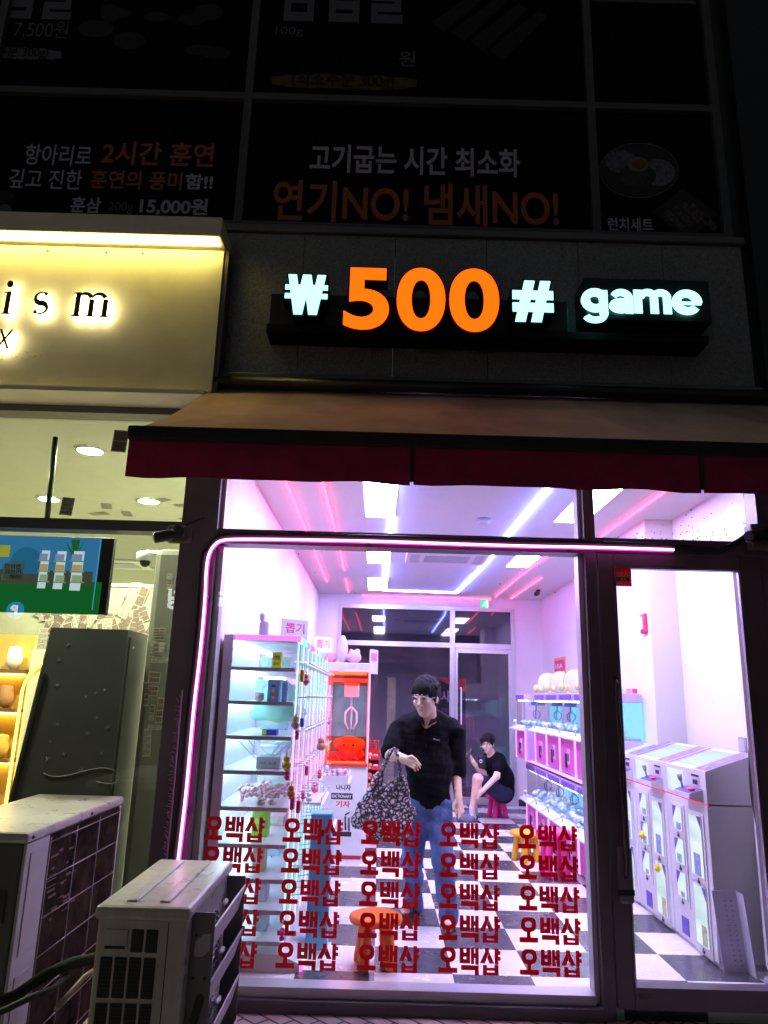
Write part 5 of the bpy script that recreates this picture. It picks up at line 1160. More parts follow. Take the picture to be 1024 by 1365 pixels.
for tier in (0, 1):
    for k in range(5):
        loc = (1.955, 2.27 + k * .635, .035 if tier == 0 else .90); lab = 'pink fronted claw machine in the %s tier, %s' % (('lower', 'upper')[tier], ords[k])
        if tier == 0 and k == 0: c_ = proto; c_.location = loc; c_['label'] = lab
        else: c_ = dup(proto, loc, None, lab)
        if tier == 1 and k == 4: c_.location.x -= .12
        hq = MB()
        for j in range(16): hq.blob((c_.location.x + rng.uniform(.05, .40), loc[1] + rng.uniform(.07, .55), loc[2] + .425 + rng.random() * .03), (rng.uniform(.03, .05), rng.uniform(.03, .05), rng.uniform(.025, .04)), 8, .08, rng)
        o = obj('prize_heap', hq, heap_m[(k + tier) % 3]); o['kind'] = 'stuff'; o['label'] = 'soft prizes heaped in the claw machine in the %s tier, %s' % (('lower', 'upper')[tier], ords[k])
rk = thing('machine_rack', 'steel rack carrying the two tiers of small claw machines', 'rack', (2.2, 3.8, 0))
obj('shelf', MB().box(1.94, 2.42, 2.27, 5.45, .862, .897), lil, rk); obj('foot', MB().box(1.98, 2.40, 2.3, 2.36, 0, .034).box(1.98, 2.40, 5.36, 5.42, 0, .034).box(1.98, 2.4, 3.8, 3.86, 0, .034), M['grey_plastic'], rk)
obj('shelf_edge', MB().box(1.928, 1.939, 2.27, 5.45, .868, .892), edge_pk, rk)
for k in range(4):
    y = 2.55 + k * .635; t = thing('topper_disc', ['white oval topper board on the claw machine ' + o_ for o_ in ords][k], 'sign', (2.05, y, 1.70), 'oval topper boards on the claw machines')
    am = Matrix.Translation((2.04, y, 1.702)) @ Matrix.Rotation(rad(-35), 4, 'Z')
    obj('board', MB().lathe([(0, -.006), (.11, -.006), (.118, 0), (.11, .006), (0, .006)], (0, 0, .125), 24, 'y').xf(am), M['white_plastic'], t)
    obj('rim', MB().tube([(.12 * math.cos(a), 0, .125 + .12 * math.sin(a)) for a in np.linspace(0, 6.28, 25)[:-1]], .006, 6, closed=True).xf(am), mat('yellow green rim', (.55, .62, .12), .5) if 'yellow green rim' not in bpy.data.materials else bpy.data.materials['yellow green rim'], t)
    obj('bulb', MB().blob((-.12, -.06, .06), (.035, .03, .045), 10).blob((-.05, -.08, .055), (.03, .025, .04), 10).xf(am), mat('pale yellow', (.78, .72, .25), .5) if 'pale yellow' not in bpy.data.materials else bpy.data.materials['pale yellow'], t)
tg = thing('price_tags', 'row of small colourful price tags on the nearest claw machine', 'tags', (2.2, 2.28, 1.70))
for k, c in enumerate(((.8, .65, .2), (.85, .8, .8), (.8, .3, .4), (.75, .05, .1))): obj('tag', MB().box(2.17 + k * .055, 2.215 + k * .055, 2.272, 2.278, 1.702, 1.745), mat('tag paper', c, .6), tg)

# ------------------------------------------------------------------ white prize lockers behind the door
wl = M['white_plastic']; win_e = emis('locker window painted glow', (.80, 1.0, .97), 1.05); _nt = win_e.node_tree; _nt.links.new(_ramp(_nt, _noise(_nt, _coord(_nt, (.6, .8, 2.2)), 2.6, 1), [(.32, (.62, .78, .86)), (.5, (.82, .96, 1.0)), (.7, (.92, 1.0, 1.0))]), _nt.nodes['Emission'].inputs[0]); vio = mat('violet print', (.12, .08, .42), .5, var=.2)  # windows' inner light painted as emission, inner shading put into its noise
lkm = mat('lock steel', (.12, .12, .15), .35, .6); ledred = emis_ramp('red blue led', 1, [(0, (1, .05, .15)), (.3, (1, .1, .3)), (.5, (.3, .1, .8)), (.7, (1, .05, .1)), (1, (1, .05, .15))], 1.2, 9)
def make_locker():
    t = thing('prize_locker', 'x', 'prize locker', (0, 0, 0), 'white prize lockers by the door'); L = dict(local=True)
    W, Dp = .70, .36
    bd_ = obj('cabinet', MB().box(.0, Dp, .002, W - .002, .03, .965, .006), wl, t, **L)
    obj('plinth', MB().box(.02, Dp, .01, W - .01, 0, .029), M['grey_plastic'], t, **L)
    obj('upper_body', MB().prism([(0.004, .003, .975), (.004, .003, 1.18), (Dp, .003, 1.30), (Dp, .003, .975)], (0, W - .006, 0)), wl, t, **L)
    obj('led_edge', MB().box(.001, .012, .005, W - .005, .966, .974), ledred, t, **L)
    tp_ = MB(); n_ = Vector((-.12, 0, .356)).normalized() * .003
    def top(u, v): return Vector((.004 + (Dp - .004) * v, u, 1.18 + .12 * v)) + n_
    tp_.quad(top(.22, .12), top(.62, .12), top(.62, .88), top(.22, .88)); obj('top_window', tp_, win_e, t, **L)
    vp = MB(); vp.quad(top(.02, .03), top(.20, .03), top(.20, .97), top(.02, .97)); vp.quad(top(.64, .03), top(W - .01, .03), top(W - .01, .97), top(.64, .97)); obj('top_print', vp, mat('violet star print', (.30, .22, .62), .45, var=.5, scale=22) if 'violet star print' not in bpy.data.materials else bpy.data.materials['violet star print'], t, **L)
    obj('front_window', MB().box(-.001, .0035, .38, .66, 1.0, 1.155, .0), win_e, t, **L)
    cl_ = obj('control_ledge', MB().prism([(-.09, .06, 1.0), (-.09, .06, 1.03), (.003, .06, 1.06), (.003, .06, .978)], (0, .27, 0)), wl, t, **L)
    obj('ledge_print', MB().prism([(-.085, .065, 1.0335), (.0, .065, 1.0615), (.0, .065, 1.063), (-.085, .065, 1.035)], (0, .26, 0)), vio, cl_, **L)
    obj('button', MB().blob((-.045, .13, 1.056), (.026, .036, .014), 10), mat('red button', (.8, .06, .04), .3) if 'red button' not in bpy.data.materials else bpy.data.materials['red button'], cl_, **L)
    obj('joystick', MB().tube([(-.05, .26, 1.05), (-.055, .275, 1.10)], .008, 8).tube([(-.055, .275, 1.095), (-.06, .285, 1.135)], [.012, .02], 8), mat('grey stick', (.35, .34, .42), .4) if 'grey stick' not in bpy.data.materials else bpy.data.materials['grey stick'], cl_, **L)
    sc_ = obj('game_panel', MB().box(-.001, .0035, .10, .22, 1.075, 1.15), mat('pale panel print', (.7, .72, .8), .4) if 'pale panel print' not in bpy.data.materials else bpy.data.materials['pale panel print'], t, **L)
    obj('panel_print', MB().box(-.003, -.0015, .10, .22, 1.135, 1.15).box(-.003, -.0015, .12, .20, 1.085, 1.115), M['black'], sc_, **L)
    wins = [(.42, .58, .74, .90), (.42, .58, .52, .68), (.42, .58, .30, .46), (.10, .30, .50, .88), (.10, .30, .08, .44)]
    for a, b, c, d_ in wins:
        w_ = obj('locker_door', MB().box(-.010, -.001, a - .03, b + .03, c - .05, d_ + .02, .002), wl, bd_, **L) if 0 else obj('locker_door', MB().box(-.007, -.0005, a - .035, b + .035, c - .055, d_ + .02, .002), wl, t, **L)
        obj('door_window', MB().box(-.0095, -.0075, a, b, c, d_), win_e, w_, **L)
        fz_ = MB()
        for p_ in ((a - .006, a, c - .006, d_ + .006), (b, b + .006, c - .006, d_ + .006), (a + .0002, b - .0002, c - .006, c), (a + .0002, b - .0002, d_, d_ + .006)): fz_.box(-.0125, -.0075, *p_)
        obj('window_trim', fz_, bpy.data.materials['pale panel print'], w_, **L)
        rw = random.Random(int(a * 100 + c * 1000)); wd_ = (b - a) * rw.uniform(.35, .6); ws_ = a + (b - a) * rw.uniform(.1, .35)
        obj('prize', MB().box(-.0108, -.0096, ws_, ws_ + wd_, c + .002, c + (d_ - c) * rw.uniform(.2, .42), .0004), mat('prize card', rw.choice(((.35, .55, .62), (.62, .45, .58), (.55, .58, .30), (.30, .38, .65))), .5, var=.4, scale=40), w_, **L)
        q = MB(); q.add([(-.0105, b, d_), (-.0105, b - .07, d_), (-.0105, b, d_ - .09)], [(0, 1, 2)]) if b > .4 else q.add([(-.0105, a, d_), (-.0105, a + .07, d_), (-.0105, a, d_ - .09)], [(0, 1, 2)]); obj('corner_print', q, vio, w_, **L)
        m_ = (a + b) / 2; obj('lock', MB().box(-.016, -.0075, m_ - .012, m_ + .012, c - .045, c - .03).tube([(-.012, m_, c - .03), (-.016, m_ - .012, c - .012)], .004, 5), lkm, w_, **L)
    obj('vent_box', MB().box(-.004, -.0005, .44, .56, .06, .17), vio, t, **L)
    return t
lk = make_locker(); labs = ['white prize locker nearest the glass with bare pale side', 'white prize locker in the middle with yellow tag', 'white prize locker farthest from the glass beside the claw machines']
for k in range(3):
    loc = (2.19, .50 + k * .705, 0)
    if k == 0: lk.location = loc; lk['label'] = labs[0]
    else: dup(lk, loc, None, labs[k])
ytag = mat('yellow plush', (.85, .65, .05), .8, var=.1)
for k, (x, y, lb) in enumerate(((856, 1113, 'round yellow duck charm hanging on the middle locker upper row'), (877, 1157, 'round yellow duck charm hanging on the middle locker lower row'))):
    p = PX(x, y, 2.17); t = thing('plush_charm', lb, 'charm', tuple(p)); obj('body', MB().blob(p, (.022, .034, .032), 12).blob(p + Vector((-.018, .0, -.004)), (.010, .012, .007), 8), ytag, t); obj('strap', MB().tube([p + Vector((.008, 0, .03)), p + Vector((.012, .01, .10))], .003, 5), ytag, t)
mb_ = thing('metal_panel', 'bent perforated metal panel leaning on the nearest prize locker', 'metal panel', (2.28, .44, 0))
obj('sheet', MB().prism([(2.20, .47, 0), (2.36, .47, 0), (2.36, .36, 0), (2.352, .36, 0), (2.352, .462, 0), (2.20, .462, 0)], (-.03, .02, .46)), mat('grey primer', (.70, .67, .80), .45), mb_)
ho = MB()
for k in range(14): 
    for x in (2.275, 2.315): ho.blob((x - .03 * k / 14, .459 + .02 * k / 14, .04 + k * .028), .0035, 6)
obj('hole', ho, M['black'], mb_)
tw = thing('tower_air_conditioner', 'tall white standing unit with curved black slot beside the door', 'air conditioner', (2.60, .28, 0))
q = SDF((2.34, .10, 0.0), (2.62, .46, 1.85), .012); q.cone((2.47, .28, .10), (2.47, .28, 1.62), .085, .075, .02, .9); obj('body', q.mesh(), wl, tw)
sl = MB(); n = 24
def swp(t): return (2.398 + .010 * t - .03 * math.sin(math.pi * t), .235 - .0 * t, .75 + .80 * t)
sl.tube([swp(k / n) for k in range(n + 1)], [.004 + .014 * math.sin(math.pi * k / n) for k in range(n + 1)], 8); obj('outlet_slot', sl, M['black'], tw)
obj('foot_plate', MB().lathe([(0, 0), (.10, 0), (.10, .02), (0, .022)], (2.47, .28, 0), 24), M['grey_plastic'], tw)
wc = MB(); rng = random.Random(30)
for k in range(6): wc.tube([(2.585 + .02 * math.sin(4 * t + k), .42 + .01 * k, .03 + .28 * t) for t in np.linspace(0, 1, 10)], .006, 5)
solo('cable_bundle', wc, M['black'], 'tangle of black cables on the floor behind the lockers', 'cables')

# ------------------------------------------------------------------ children's stools
def make_stool(m, loc, label, rz=0, first=None):
    t = thing('stool', label, 'stool', loc, "round plastic children's stools", rz)
    obj('seat', MB().lathe([(0, .285), (.10, .288), (.148, .292), (.163, .285), (.168, .27), (.163, .252), (.14, .243), (0, .243)], (0, 0, 0), 28), m, t, local=True)
    for k in range(4):
        a = rad(45 + 90 * k); dx, dy = math.cos(a), math.sin(a)
        obj('leg', MB().tube([(dx * .085, dy * .085, .246), (dx * .10, dy * .10, .16), (dx * .118, dy * .118, .03), (dx * .120, dy * .120, .008), (dx * .120, dy * .120, .0)], [.030, .034, .036, .034, .026], 12), m, t, local=True)
    return t
so_ = mat('orange stool plastic', (.95, .24, .03), .38, var=.05, trans=.3); spk = mat('pink stool plastic', (.90, .04, .32), .38, var=.05, trans=.25); sye = mat('yellow stool plastic', (.92, .55, .03), .38, var=.05, trans=.25)
make_stool(so_, (.02, .40, 0), 'orange round stool just inside the window', rad(10))
make_stool(sye, (1.58, 3.60, 0), 'yellow round stool beside the claw machines', rad(25))
make_stool(spk, (1.72, 2.92, 0), 'taller pink round stool in front of the yellow one', rad(5)).scale = (1.05, 1.05, 1.42)
make_stool(spk, (1.74, 6.52, 0), 'pink round stool under the seated man', rad(20))

# ------------------------------------------------------------------ things in the neighbour's photo shop
DL = emis('warm downlight', (.95, 1.0, .62), 1150)
for k, (px, py) in enumerate(((120, 603), (65, 667), (198, 670), (184, 780), (-140, 560), (-200, 690), (-60, 740), (60, 745))):
    p = PZ(px, py, 3.38)
    t = thing('downlight', ['round ceiling downlight nearest the glass in the photo shop', 'round ceiling downlight behind the dark pole', 'round ceiling downlight in the middle of the photo shop', 'round ceiling downlight deepest in the photo shop'][k] if k < 4 else 'round ceiling downlight out at the left of the photo shop', 'downlight', (p.x, p.y, 3.40), 'downlights in the photo shop')
    obj('trim', MB().lathe([(.095, 0), (.12, -.004), (.118, -.012), (.092, -.012)], (p.x, p.y, 3.399), 24), M['white_plastic'], t); obj('lamp', MB().lathe([(0, -.008), (.092, -.008)], (p.x, p.y, 3.399), 24), DL, t)
TVY = .14
a, b = PY(139, 817, TVY), PY(-60, 713, TVY)
TV = thing('television', 'wall screen showing blue sky and green lawn picture in the photo shop window', 'television', ((a.x + b.x) / 2, TVY, a.z - .02))
obj('bezel', MB().box(b.x, a.x + .008, TVY + .004, TVY + .05, a.z - .01, b.z + .01, .006), M['black'], TV)
def scr(name, px0, px1, pyb, pyt, col, s=.8, d=0.0, parent=TV):
    p, q = PY(px0, pyb, TVY - d), PY(px1, pyt, TVY - d); return obj(name, MB().box(p.x, q.x, TVY - d, TVY - d + .002, p.z, q.z), emis(name, col, s), parent)
SC = scr('screen', -60, 136, 814, 717, (.055, .30, .62), .55)
scr('picture_lawn', -60, 136, 814, 776, (.01, .20, .035), .55, .002, SC); scr('picture_fence', -60, 124, 776, 762, (.10, .12, .08), .5, .003, SC); scr('picture_side', 122, 135, 813, 719, (.10, .45, .75), .7, .004, SC)
hill = MB().prism([tuple(p) for p in disc_px(36, 765, 26, 36, TVY - .0045, 24, math.pi, 2 * math.pi)] + [tuple(PY(62, 765, TVY - .0045))], (0, .001, 0)); obj('picture_hill', hill, emis('picture hill', (.03, .22, .42), .55), SC)
tre = MB().prism([tuple(PY(x, y, TVY - .005)) for x, y in ((95, 719), (107, 719), (104, 736), (112, 721), (103, 745), (101, 776), (97, 776), (97, 745), (88, 722), (97, 735))], (0, .001, 0)); obj('picture_palm', tre, emis('picture palm', (.02, .18, .04), .6), SC)
for x0_, x1_, y0_, y1_ in ((49, 67, 784, 734), (70, 89, 785, 735), (92, 113, 787, 735)):
    fr_ = scr('picture_frame', x0_, x1_, y1_ + (y0_ - y1_), y1_, (.72, .88, .95), .75, .006, SC)
    for k, c_ in enumerate(((.35, .45, .75), (.8, .55, .25), (.45, .65, .35))): scr('picture_patch', x0_ + 3, x1_ - 3, y1_ + 12 + k * 14, y1_ + 4 + k * 14, c_, .55, .0085, SC)
    for k in range(3): scr('picture_line', x0_ + 1, x1_ - 1, y1_ + 14 + k * 14, y1_ + 12.6 + k * 14, (.25, .55, .3), .5, .0075, SC)
scr('picture_badge', -2, 14, 742, 727, (.6, .6, .05), .55, .0065, SC)
np_a, np_b = PY(2, 773, TVY - .02), PY(33, 750, TVY - .02)
nt_ = thing('paper_note', 'handwritten white note taped on the television', 'note', (np_a.x, TVY - .02, np_a.z))
obj('sheet', MB().box(np_a.x, np_b.x, TVY - .022, TVY - .0205, np_a.z, np_b.z), mat('note paper', (.72, .78, .74), .7, trans=.6), nt_)
for body, bl, tr in (('안되면', (6, 757.5), (28, 752)), ('되는거', (6, 764.5), (28, 759)), ('해라!', (12, 771.5), (29, 766)) ): obj('note_lettering', text_px(body, bl, tr, TVY - .0235, .015), M['black'], nt_)
# photo booth
bg_ = mat('dark grey booth steel', (.042, .043, .052), .45, var=.12, scale=3)
PB = thing('photo_booth', 'dark grey slanted photo booth cabinet with faint snowflakes behind the left glass', 'photo booth', (-2.05, .8, 0))
bx0, bx1 = PY(68, 838, .62).x, PY(171, 840, .62).x; bz = PY(120, 838, .62).z
obj('cabinet', MB().prism([(bx0, .62, bz), (bx1, .62, bz), (bx1, .62, 0), (bx0 - .22, .62, 0)], (0, .46, 0)), bg_, PB)
obj('side_door', MB().box(bx1 + .001, bx1 + .012, .66, 1.04, .05, bz - .05, .003), bg_, PB); obj('lock', MB().blob((bx1 + .016, .72, bz - .12), .010, 8), M['alu'], PB)
obj('edge_trim', MB().prism([(bx0 - .006 , .605, bz - .32), (bx0 + .01, .605, bz - .32), (bx0 - .20, .605, .02), (bx0 - .216, .605, .02)], (0, .014, 0)), M['black'], PB)
rng = random.Random(14); fl_ = MB()
for k in range(16):
    c = Vector((rng.uniform(bx0 + .05, bx1 - .06), .6185, rng.uniform(.9, bz - .1))); r_ = rng.uniform(.012, .024)
    for j in range(3): fl_.tube([c - Vector((math.cos(j * 1.047), 0, math.sin(j * 1.047))) * r_, c + Vector((math.cos(j * 1.047), 0, math.sin(j * 1.047))) * r_], .0018, 4)
obj('snowflake_decal', fl_, mat('grey decal', (.12, .12, .13), .5), PB)
sw = MB(); sw.tube([PY(100 - 45 * math.cos(t) + 14 * t * .3, 1025 + 8 * math.sin(t * 2) + 3 * t, .617) for t in np.linspace(.3, 4.5, 26)], .004, 5); obj('swirl_decal', sw, bpy.data.materials['grey decal'], PB)
# tall rounded column with photo strips
cx0, cx1 = PY(209, 740, .85).x, -1.32
CO = thing('column', 'grey rounded column covered with photo strips beside the dark post', 'column', ((cx0 + cx1) / 2, .95, 0))
obj('shaft', MB().box(cx0, cx1, .80, 1.10, 0, PY(230, 731, .80).z, .05), mat('grey column paint', (.13, .13, .12), .6, var=.08), CO)
ph = mat('photo print', (.11, .075, .065), .5, var=.9, scale=70); ph2 = mat('photo print pale', (.22, .20, .19), .5, var=.7, scale=55); phf = mat('photo paper', (.34, .33, .31), .5, trans=.25)
def strip_thing(label, group, pos, wdt, hgt, nrm='y', rot=0, n=3):
    t = thing('photo_strip', label, 'photo', tuple(pos), group)
    R_ = Matrix.Translation(pos) @ (Matrix.Rotation(rot, 4, 'Y') if nrm == 'y' else Matrix.Rotation(rot, 4, 'Z') @ Matrix.Rotation(rad(-90), 4, 'X'))
    obj('paper', MB().box(-wdt / 2, wdt / 2, -.0006, .0006, -hgt / 2, hgt / 2).xf(R_), phf, t)
    q = MB()
    for k in range(n): q.box(-wdt * .42, wdt * .42, -.0016, -.0008, -hgt * .46 + hgt * .92 * k / n + .003, -hgt * .46 + hgt * .92 * (k + 1) / n - .003)
    obj('picture', q.xf(R_), ph if rng.random() < .6 else ph2, t); return t
rng = random.Random(17); gcol = 'photo strips on the grey column'
cy_ = .798
COLP = [(226, 768, 8, 7), (226, 776, 8, 7), (226, 783, 8, 7), (236, 815, 10, 12), (209, 845, 8, 16), (216, 845, 8, 16), (208, 863, 8, 12), (216, 863, 8, 12), (216, 880, 30, 7), (232, 895, 9, 24), (206, 903, 16, 14), (204, 921, 14, 13), (203, 945, 7, 10), (202, 955, 7, 10), (213, 947, 9, 32), (226, 940, 9, 24), (211, 970, 28, 6), (196, 990, 10, 34), (198, 865, 7, 20), (195, 925, 6, 30)]
for x, y, w, h in COLP:
    p = PY(x, y, cy_); 
    if p.x + w * .0028 > cx1 - .03 or p.x - w * .0028 < cx0 + .02: p.x = min(max(p.x, cx0 + .06), cx1 - .06)
    strip_thing('small strip of photos stuck on the grey column', gcol, p, w * .0054, h * .0056, 'y', rng.uniform(-.08, .08), 2 if h < 16 else 4)
strip_thing('pair of photos taped outside on the glass beside the awning corner', None, PY(160, 588, -.006), .10, .155, 'y', .05, 2)
strip_thing('photo strip taped on the glass under the dark pole', None, PY(89.5, 675, -.006), .082, .12, 'y', .08, 4)
for x, y, r_ in ((142, 675, .3), (132, 685, 1.2), (169, 685, .2), (214, 667, 1.0), (247, 674, 1.3), (250, 691, .8)):
    p = PZ(x, y, 3.396); strip_thing('photo strip stuck flat on the ceiling of the photo shop', 'photo strips on the photo shop ceiling', p, .10, .22, 'z', r_, 3)
PW = thing('photo_wall', 'cream partition behind the booth covered with photo strips', 'partition', (-3.2, 3.0, 0))
pz = PY(160, 782, 3.0).z; obj('panel', MB().box(-5.4, -2.05, 3.0, 3.08, 0, pz, .008), mat('cream partition', (.26, .25, .19), .6, var=.08), PW)
obj('cap_rail', MB().box(-5.42, -2.03, 2.985, 3.095, pz + .001, pz + .03), M['shop_yellow'], PW)
rng = random.Random(19)
for k in range(74):
    x = rng.uniform(52, 226); y = rng.uniform(790, 862) if x > 60 else rng.uniform(800, 890)
    strip_thing('photo strip pinned on the cream partition behind the booth', 'photo strips on the cream partition', PY(x, y, 2.99 - .0012 * k / 10), .10, rng.choice((.16, .22)), 'y', rng.uniform(-.5, .5), rng.choice((2, 3, 4)))
# dome camera and vent
p = PY(194, 745, .95)
dm = thing('dome_camera', 'white dome camera hanging in the photo shop beside the column', 'security camera', (p.x, .95, p.z))
obj('housing', MB().lathe([(0, .05), (.06, .05), (.068, .042), (.068, -.01), (.05, -.018), (0, -.018)], tuple(p), 24), M['white_plastic'], dm); obj('dome', MB().blob((p.x, p.y, p.z - .025), (.042, .042, .04), 16), M['black'], dm)
obj('wall_arm', MB().box(p.x, cx0 - .001, p.y - .03, p.y + .03, p.z + .03, p.z + .065, .008), M['white_plastic'], dm)
p = PZ(165, 752, 3.39); vt = thing('ceiling_vent', 'square white ceiling vent deep in the photo shop', 'vent', (p.x, p.y, 3.40))
obj('frame', MB().box(p.x - .35, p.x + .35, p.y - .35, p.y + .35, 3.37, 3.399, .006), M['white_plastic'], vt); obj('grille', MB().box(p.x - .2, p.x + .2, p.y - .2, p.y + .2, 3.362, 3.369), M['grey_plastic'], vt)
# arched lit display shelf at the left edge
p = PY(10, 960, 1.7); DS = thing('display_shelf', 'arched display shelf with warm led outline at the left edge', 'display shelf', (p.x - .3, 1.8, 0))
ex = PY(22, 960, 1.7).x
obj('back_board', MB().box(ex - 1.2, ex - .01, 1.85, 1.9, 0, 2.05), mat('honey board', (.62, .40, .10), .6), DS)
obj('side_panel', MB().box(ex + .03, ex + .36, 1.72, 1.9, 0, 1.92, .01), M['cream_wall'], DS)
obj('shelf', (lambda q: [q.box(ex - 1.2, ex - .012, 1.68, 1.849, z, z + .03) for z in (.55, 1.0, 1.4, 1.72)] and q)(MB()), mat('brown shelf', (.20, .10, .05), .5), DS)
obj('arch_light', MB().tube([(ex + .012, 1.70, .4), (ex + .012, 1.70, 1.55)] + [(ex + .20 - .188 * math.cos(t), 1.70, 1.55 + .26 * math.sin(t)) for t in np.linspace(.1, 1.45, 9)], .012, 8), emis('warm arch led', (1, .58, .08), 7), DS)
obj('led_bar', MB().box(ex - 1.1, ex - .05, 1.80, 1.84, 1.70, 1.715).box(ex - 1.1, ex - .05, 1.80, 1.84, 1.38, 1.395).box(ex - 1.1, ex - .05, 1.80, 1.84, .98, .995), emis('warm shelf led', (1, .6, .12), 14), DS)
for k, (dx, z, c, lb) in enumerate(((-.12, 1.75, (.8, .8, .78), 'white bear doll on the arched display shelf'), (-.14, 1.43, (.45, .22, .1), 'brown doll on the middle of the arched shelf'), (-.12, 1.03, (.7, .45, .1), 'orange doll low on the arched shelf'))):
    plush('doll', lb, (ex + dx, 1.75, z + .085), (.065, .055, .085), c, ((-.55, 0, .9, .35), (.55, 0, .9, .35), (0, 0, .55, .75)), 'doll', seed=40 + k)

# ------------------------------------------------------------------ people
skin = mat('skin', (.92, .63, .47), .5, var=.05, scale=12); hairm = mat('black hair', (.010, .008, .009), .62, var=.5, scale=60, bump=.9, bscale=160, spec=.18)
blackcloth = mat('black cotton', (.0055, .0055, .008), .85, var=.3, scale=8, bump=.25, bscale=60, spec=.12); denim = mat('blue denim', (.085, .16, .36), .85, var=.4, scale=7, bump=.3, bscale=180)
navy = mat('navy cotton', (.012, .016, .05), .85, var=.2, bump=.2); solem = mat('dark sandal', (.035, .04, .055), .6, var=.2)
lipm = mat('lips', (.50, .20, .18), .5); eyem = mat('dark eye', (.012, .008, .007), .25)
def z5(x, y, Y): return PY(470 + .22461 * x, 880 + .22461 * y, Y)
def frame(f, tilt=(0, 0, 1)):
    f = Vector(f).normalized(); u = Vector(tilt); u = (u - f * u.dot(f)).normalized(); r = f.cross(u); return r, f, u
def head(body, C, fr, s):
    """adds the head to the body field; returns a function placing points given in head space"""
    r, f, u = fr; R3 = [[r[i], f[i], u[i]] for i in range(3)]
    def L(x, y, z): return C + (r * x + f * y + u * z) * s
    def E(c, rr, k=.015, op='add'): body.ell(L(*c), [q * s for q in rr], k * s, R3, op)
    E((0, -.012, .032), (.076, .096, .086)); E((0, .022, -.028), (.064, .072, .082), .02)
    body.cone(L(0, .055, -.092), L(0, .050, -.085), .026 * s, .026 * s, .03 * s)
    for sx in (-1, 1):
        E((sx * .036, .066, -.022), (.026, .022, .024), .02); E((sx * .031, .100, .012), (.017, .012, .010), .008, 'sub'); E((sx * .031, .084, .011), (.013, .012, .010), .005)
        E((sx * .078, -.004, -.004), (.010, .020, .031), .008); body.cone(L(sx * .014, .092, .030), L(sx * .048, .080, .030), .009 * s, .007 * s, .012 * s)
        E((sx * .011, .100, -.034), (.009, .009, .008), .006)
    body.cone(L(0, .094, .018), L(0, .112, -.026), .0085 * s, .0125 * s, .010 * s)
    E((0, .091, -.058), (.022, .009, .0055), .006); E((0, .089, -.068), (.018, .009, .006), .006)
    return L, R3
def head_parts(t, L, R3, s, glass_m, seed, fringe):
    C = L(0, 0, 0); h = SDF(C - Vector((.19,) * 3), C + Vector((.19,) * 3), .005)
    def E(c, rr, k=.02, op='add'): h.ell(L(*c), [q * s for q in rr], k * s, R3, op)
    E((0, -.014, .054), (.095, .112, .097)); E((0, -.05, -.005), (.081, .068, .078), .03)
    E((0, .120, -.046), (.100, .105, .094), .010, 'sub')
    for k in range(15):
        x = -.070 + k * .010; h.cone(L(x * .75, .070, .105 - 4 * x * x), L(x + .006 * math.sin(k * 2.3), .098 - 5.5 * x * x, .060 - fringe * (.1 + .9 * abs(math.sin(k * 2.9 + seed))) - 3.0 * x * x), .0095 * s, .0032 * s, .005 * s)
    rg = random.Random(seed)
    for k in range(90):
        a = rg.uniform(0, 6.283); e = rg.uniform(.05, 1.45); d_ = Vector((math.cos(a) * math.cos(e), math.sin(a) * math.cos(e), math.sin(e)))
        if d_.y > .55 and d_.z < .45: continue
        c = Vector((d_.x * .090, -.014 + d_.y * .106, .054 + d_.z * .092)); g_ = Vector((rg.uniform(-.02, .02), .5 * d_.y * .03, -.022)); h.cone(L(*c), L(*(c + d_ * .008 + g_)), .011 * s, .005 * s, .006 * s)
    for sx in (-1, 1): h.cone(L(sx * .077, .02, .03), L(sx * .078, .018, -.016), .012 * s, .006 * s, .014 * s)
    h.ripple(.0025, 90, seed); obj('hair', h.mesh(), hairm, t)
    e = MB()
    for sx in (-1, 1): e.blob(L(sx * .031, .0955, .0115), (.0085 * s, .0035 * s, .0045 * s), 10)
    obj('eye', e, eyem, t)
    b = MB()
    for sx in (-1, 1): b.tube([L(sx * .014, .101, .030), L(sx * .032, .098, .035), L(sx * .052, .083, .030)], [.0035 * s, .004 * s, .002 * s], 6)
    obj('eyebrow', b, hairm, t); obj('lips', MB().tube([L(-.019, .0955, -.063), L(0, .1005, -.0625), L(.019, .0955, -.063)], [.002 * s, .0036 * s, .002 * s], 6), lipm, t)
    gl = MB()
    for sx in (-1, 1):
        gl.tube([L(sx * .033 + .025 * math.cos(a), .113 - .12 * abs(.033 * sx + .025 * math.cos(a)) ** 1.5 * 4, .009 + .019 * math.sin(a)) for a in np.linspace(0, 2 * math.pi, 19)[:-1]], .0024 * s, 6, closed=True)
        gl.tube([L(sx * .058, .104, .012), L(sx * .080, .05, .012), L(sx * .084, .0, .010)], .0016 * s, 6)
    gl.tube([L(-.008, .114, .012), L(0, .117, .014), L(.008, .114, .012)], .0016 * s, 6); obj('glasses', gl, glass_m, t)
def hand(body, wrist, knuckles, mids, tips, thumb, rp=.022):
    for kn in knuckles: body.cone(wrist, kn, .024, .0115, .014)
    for a, b, c in zip(knuckles, mids, tips): body.cone(a, b, .0098, .0088, .004); body.cone(b, c, .0088, .0068, .004)
    body.chain(thumb, [.014, .0105, .008], .006)

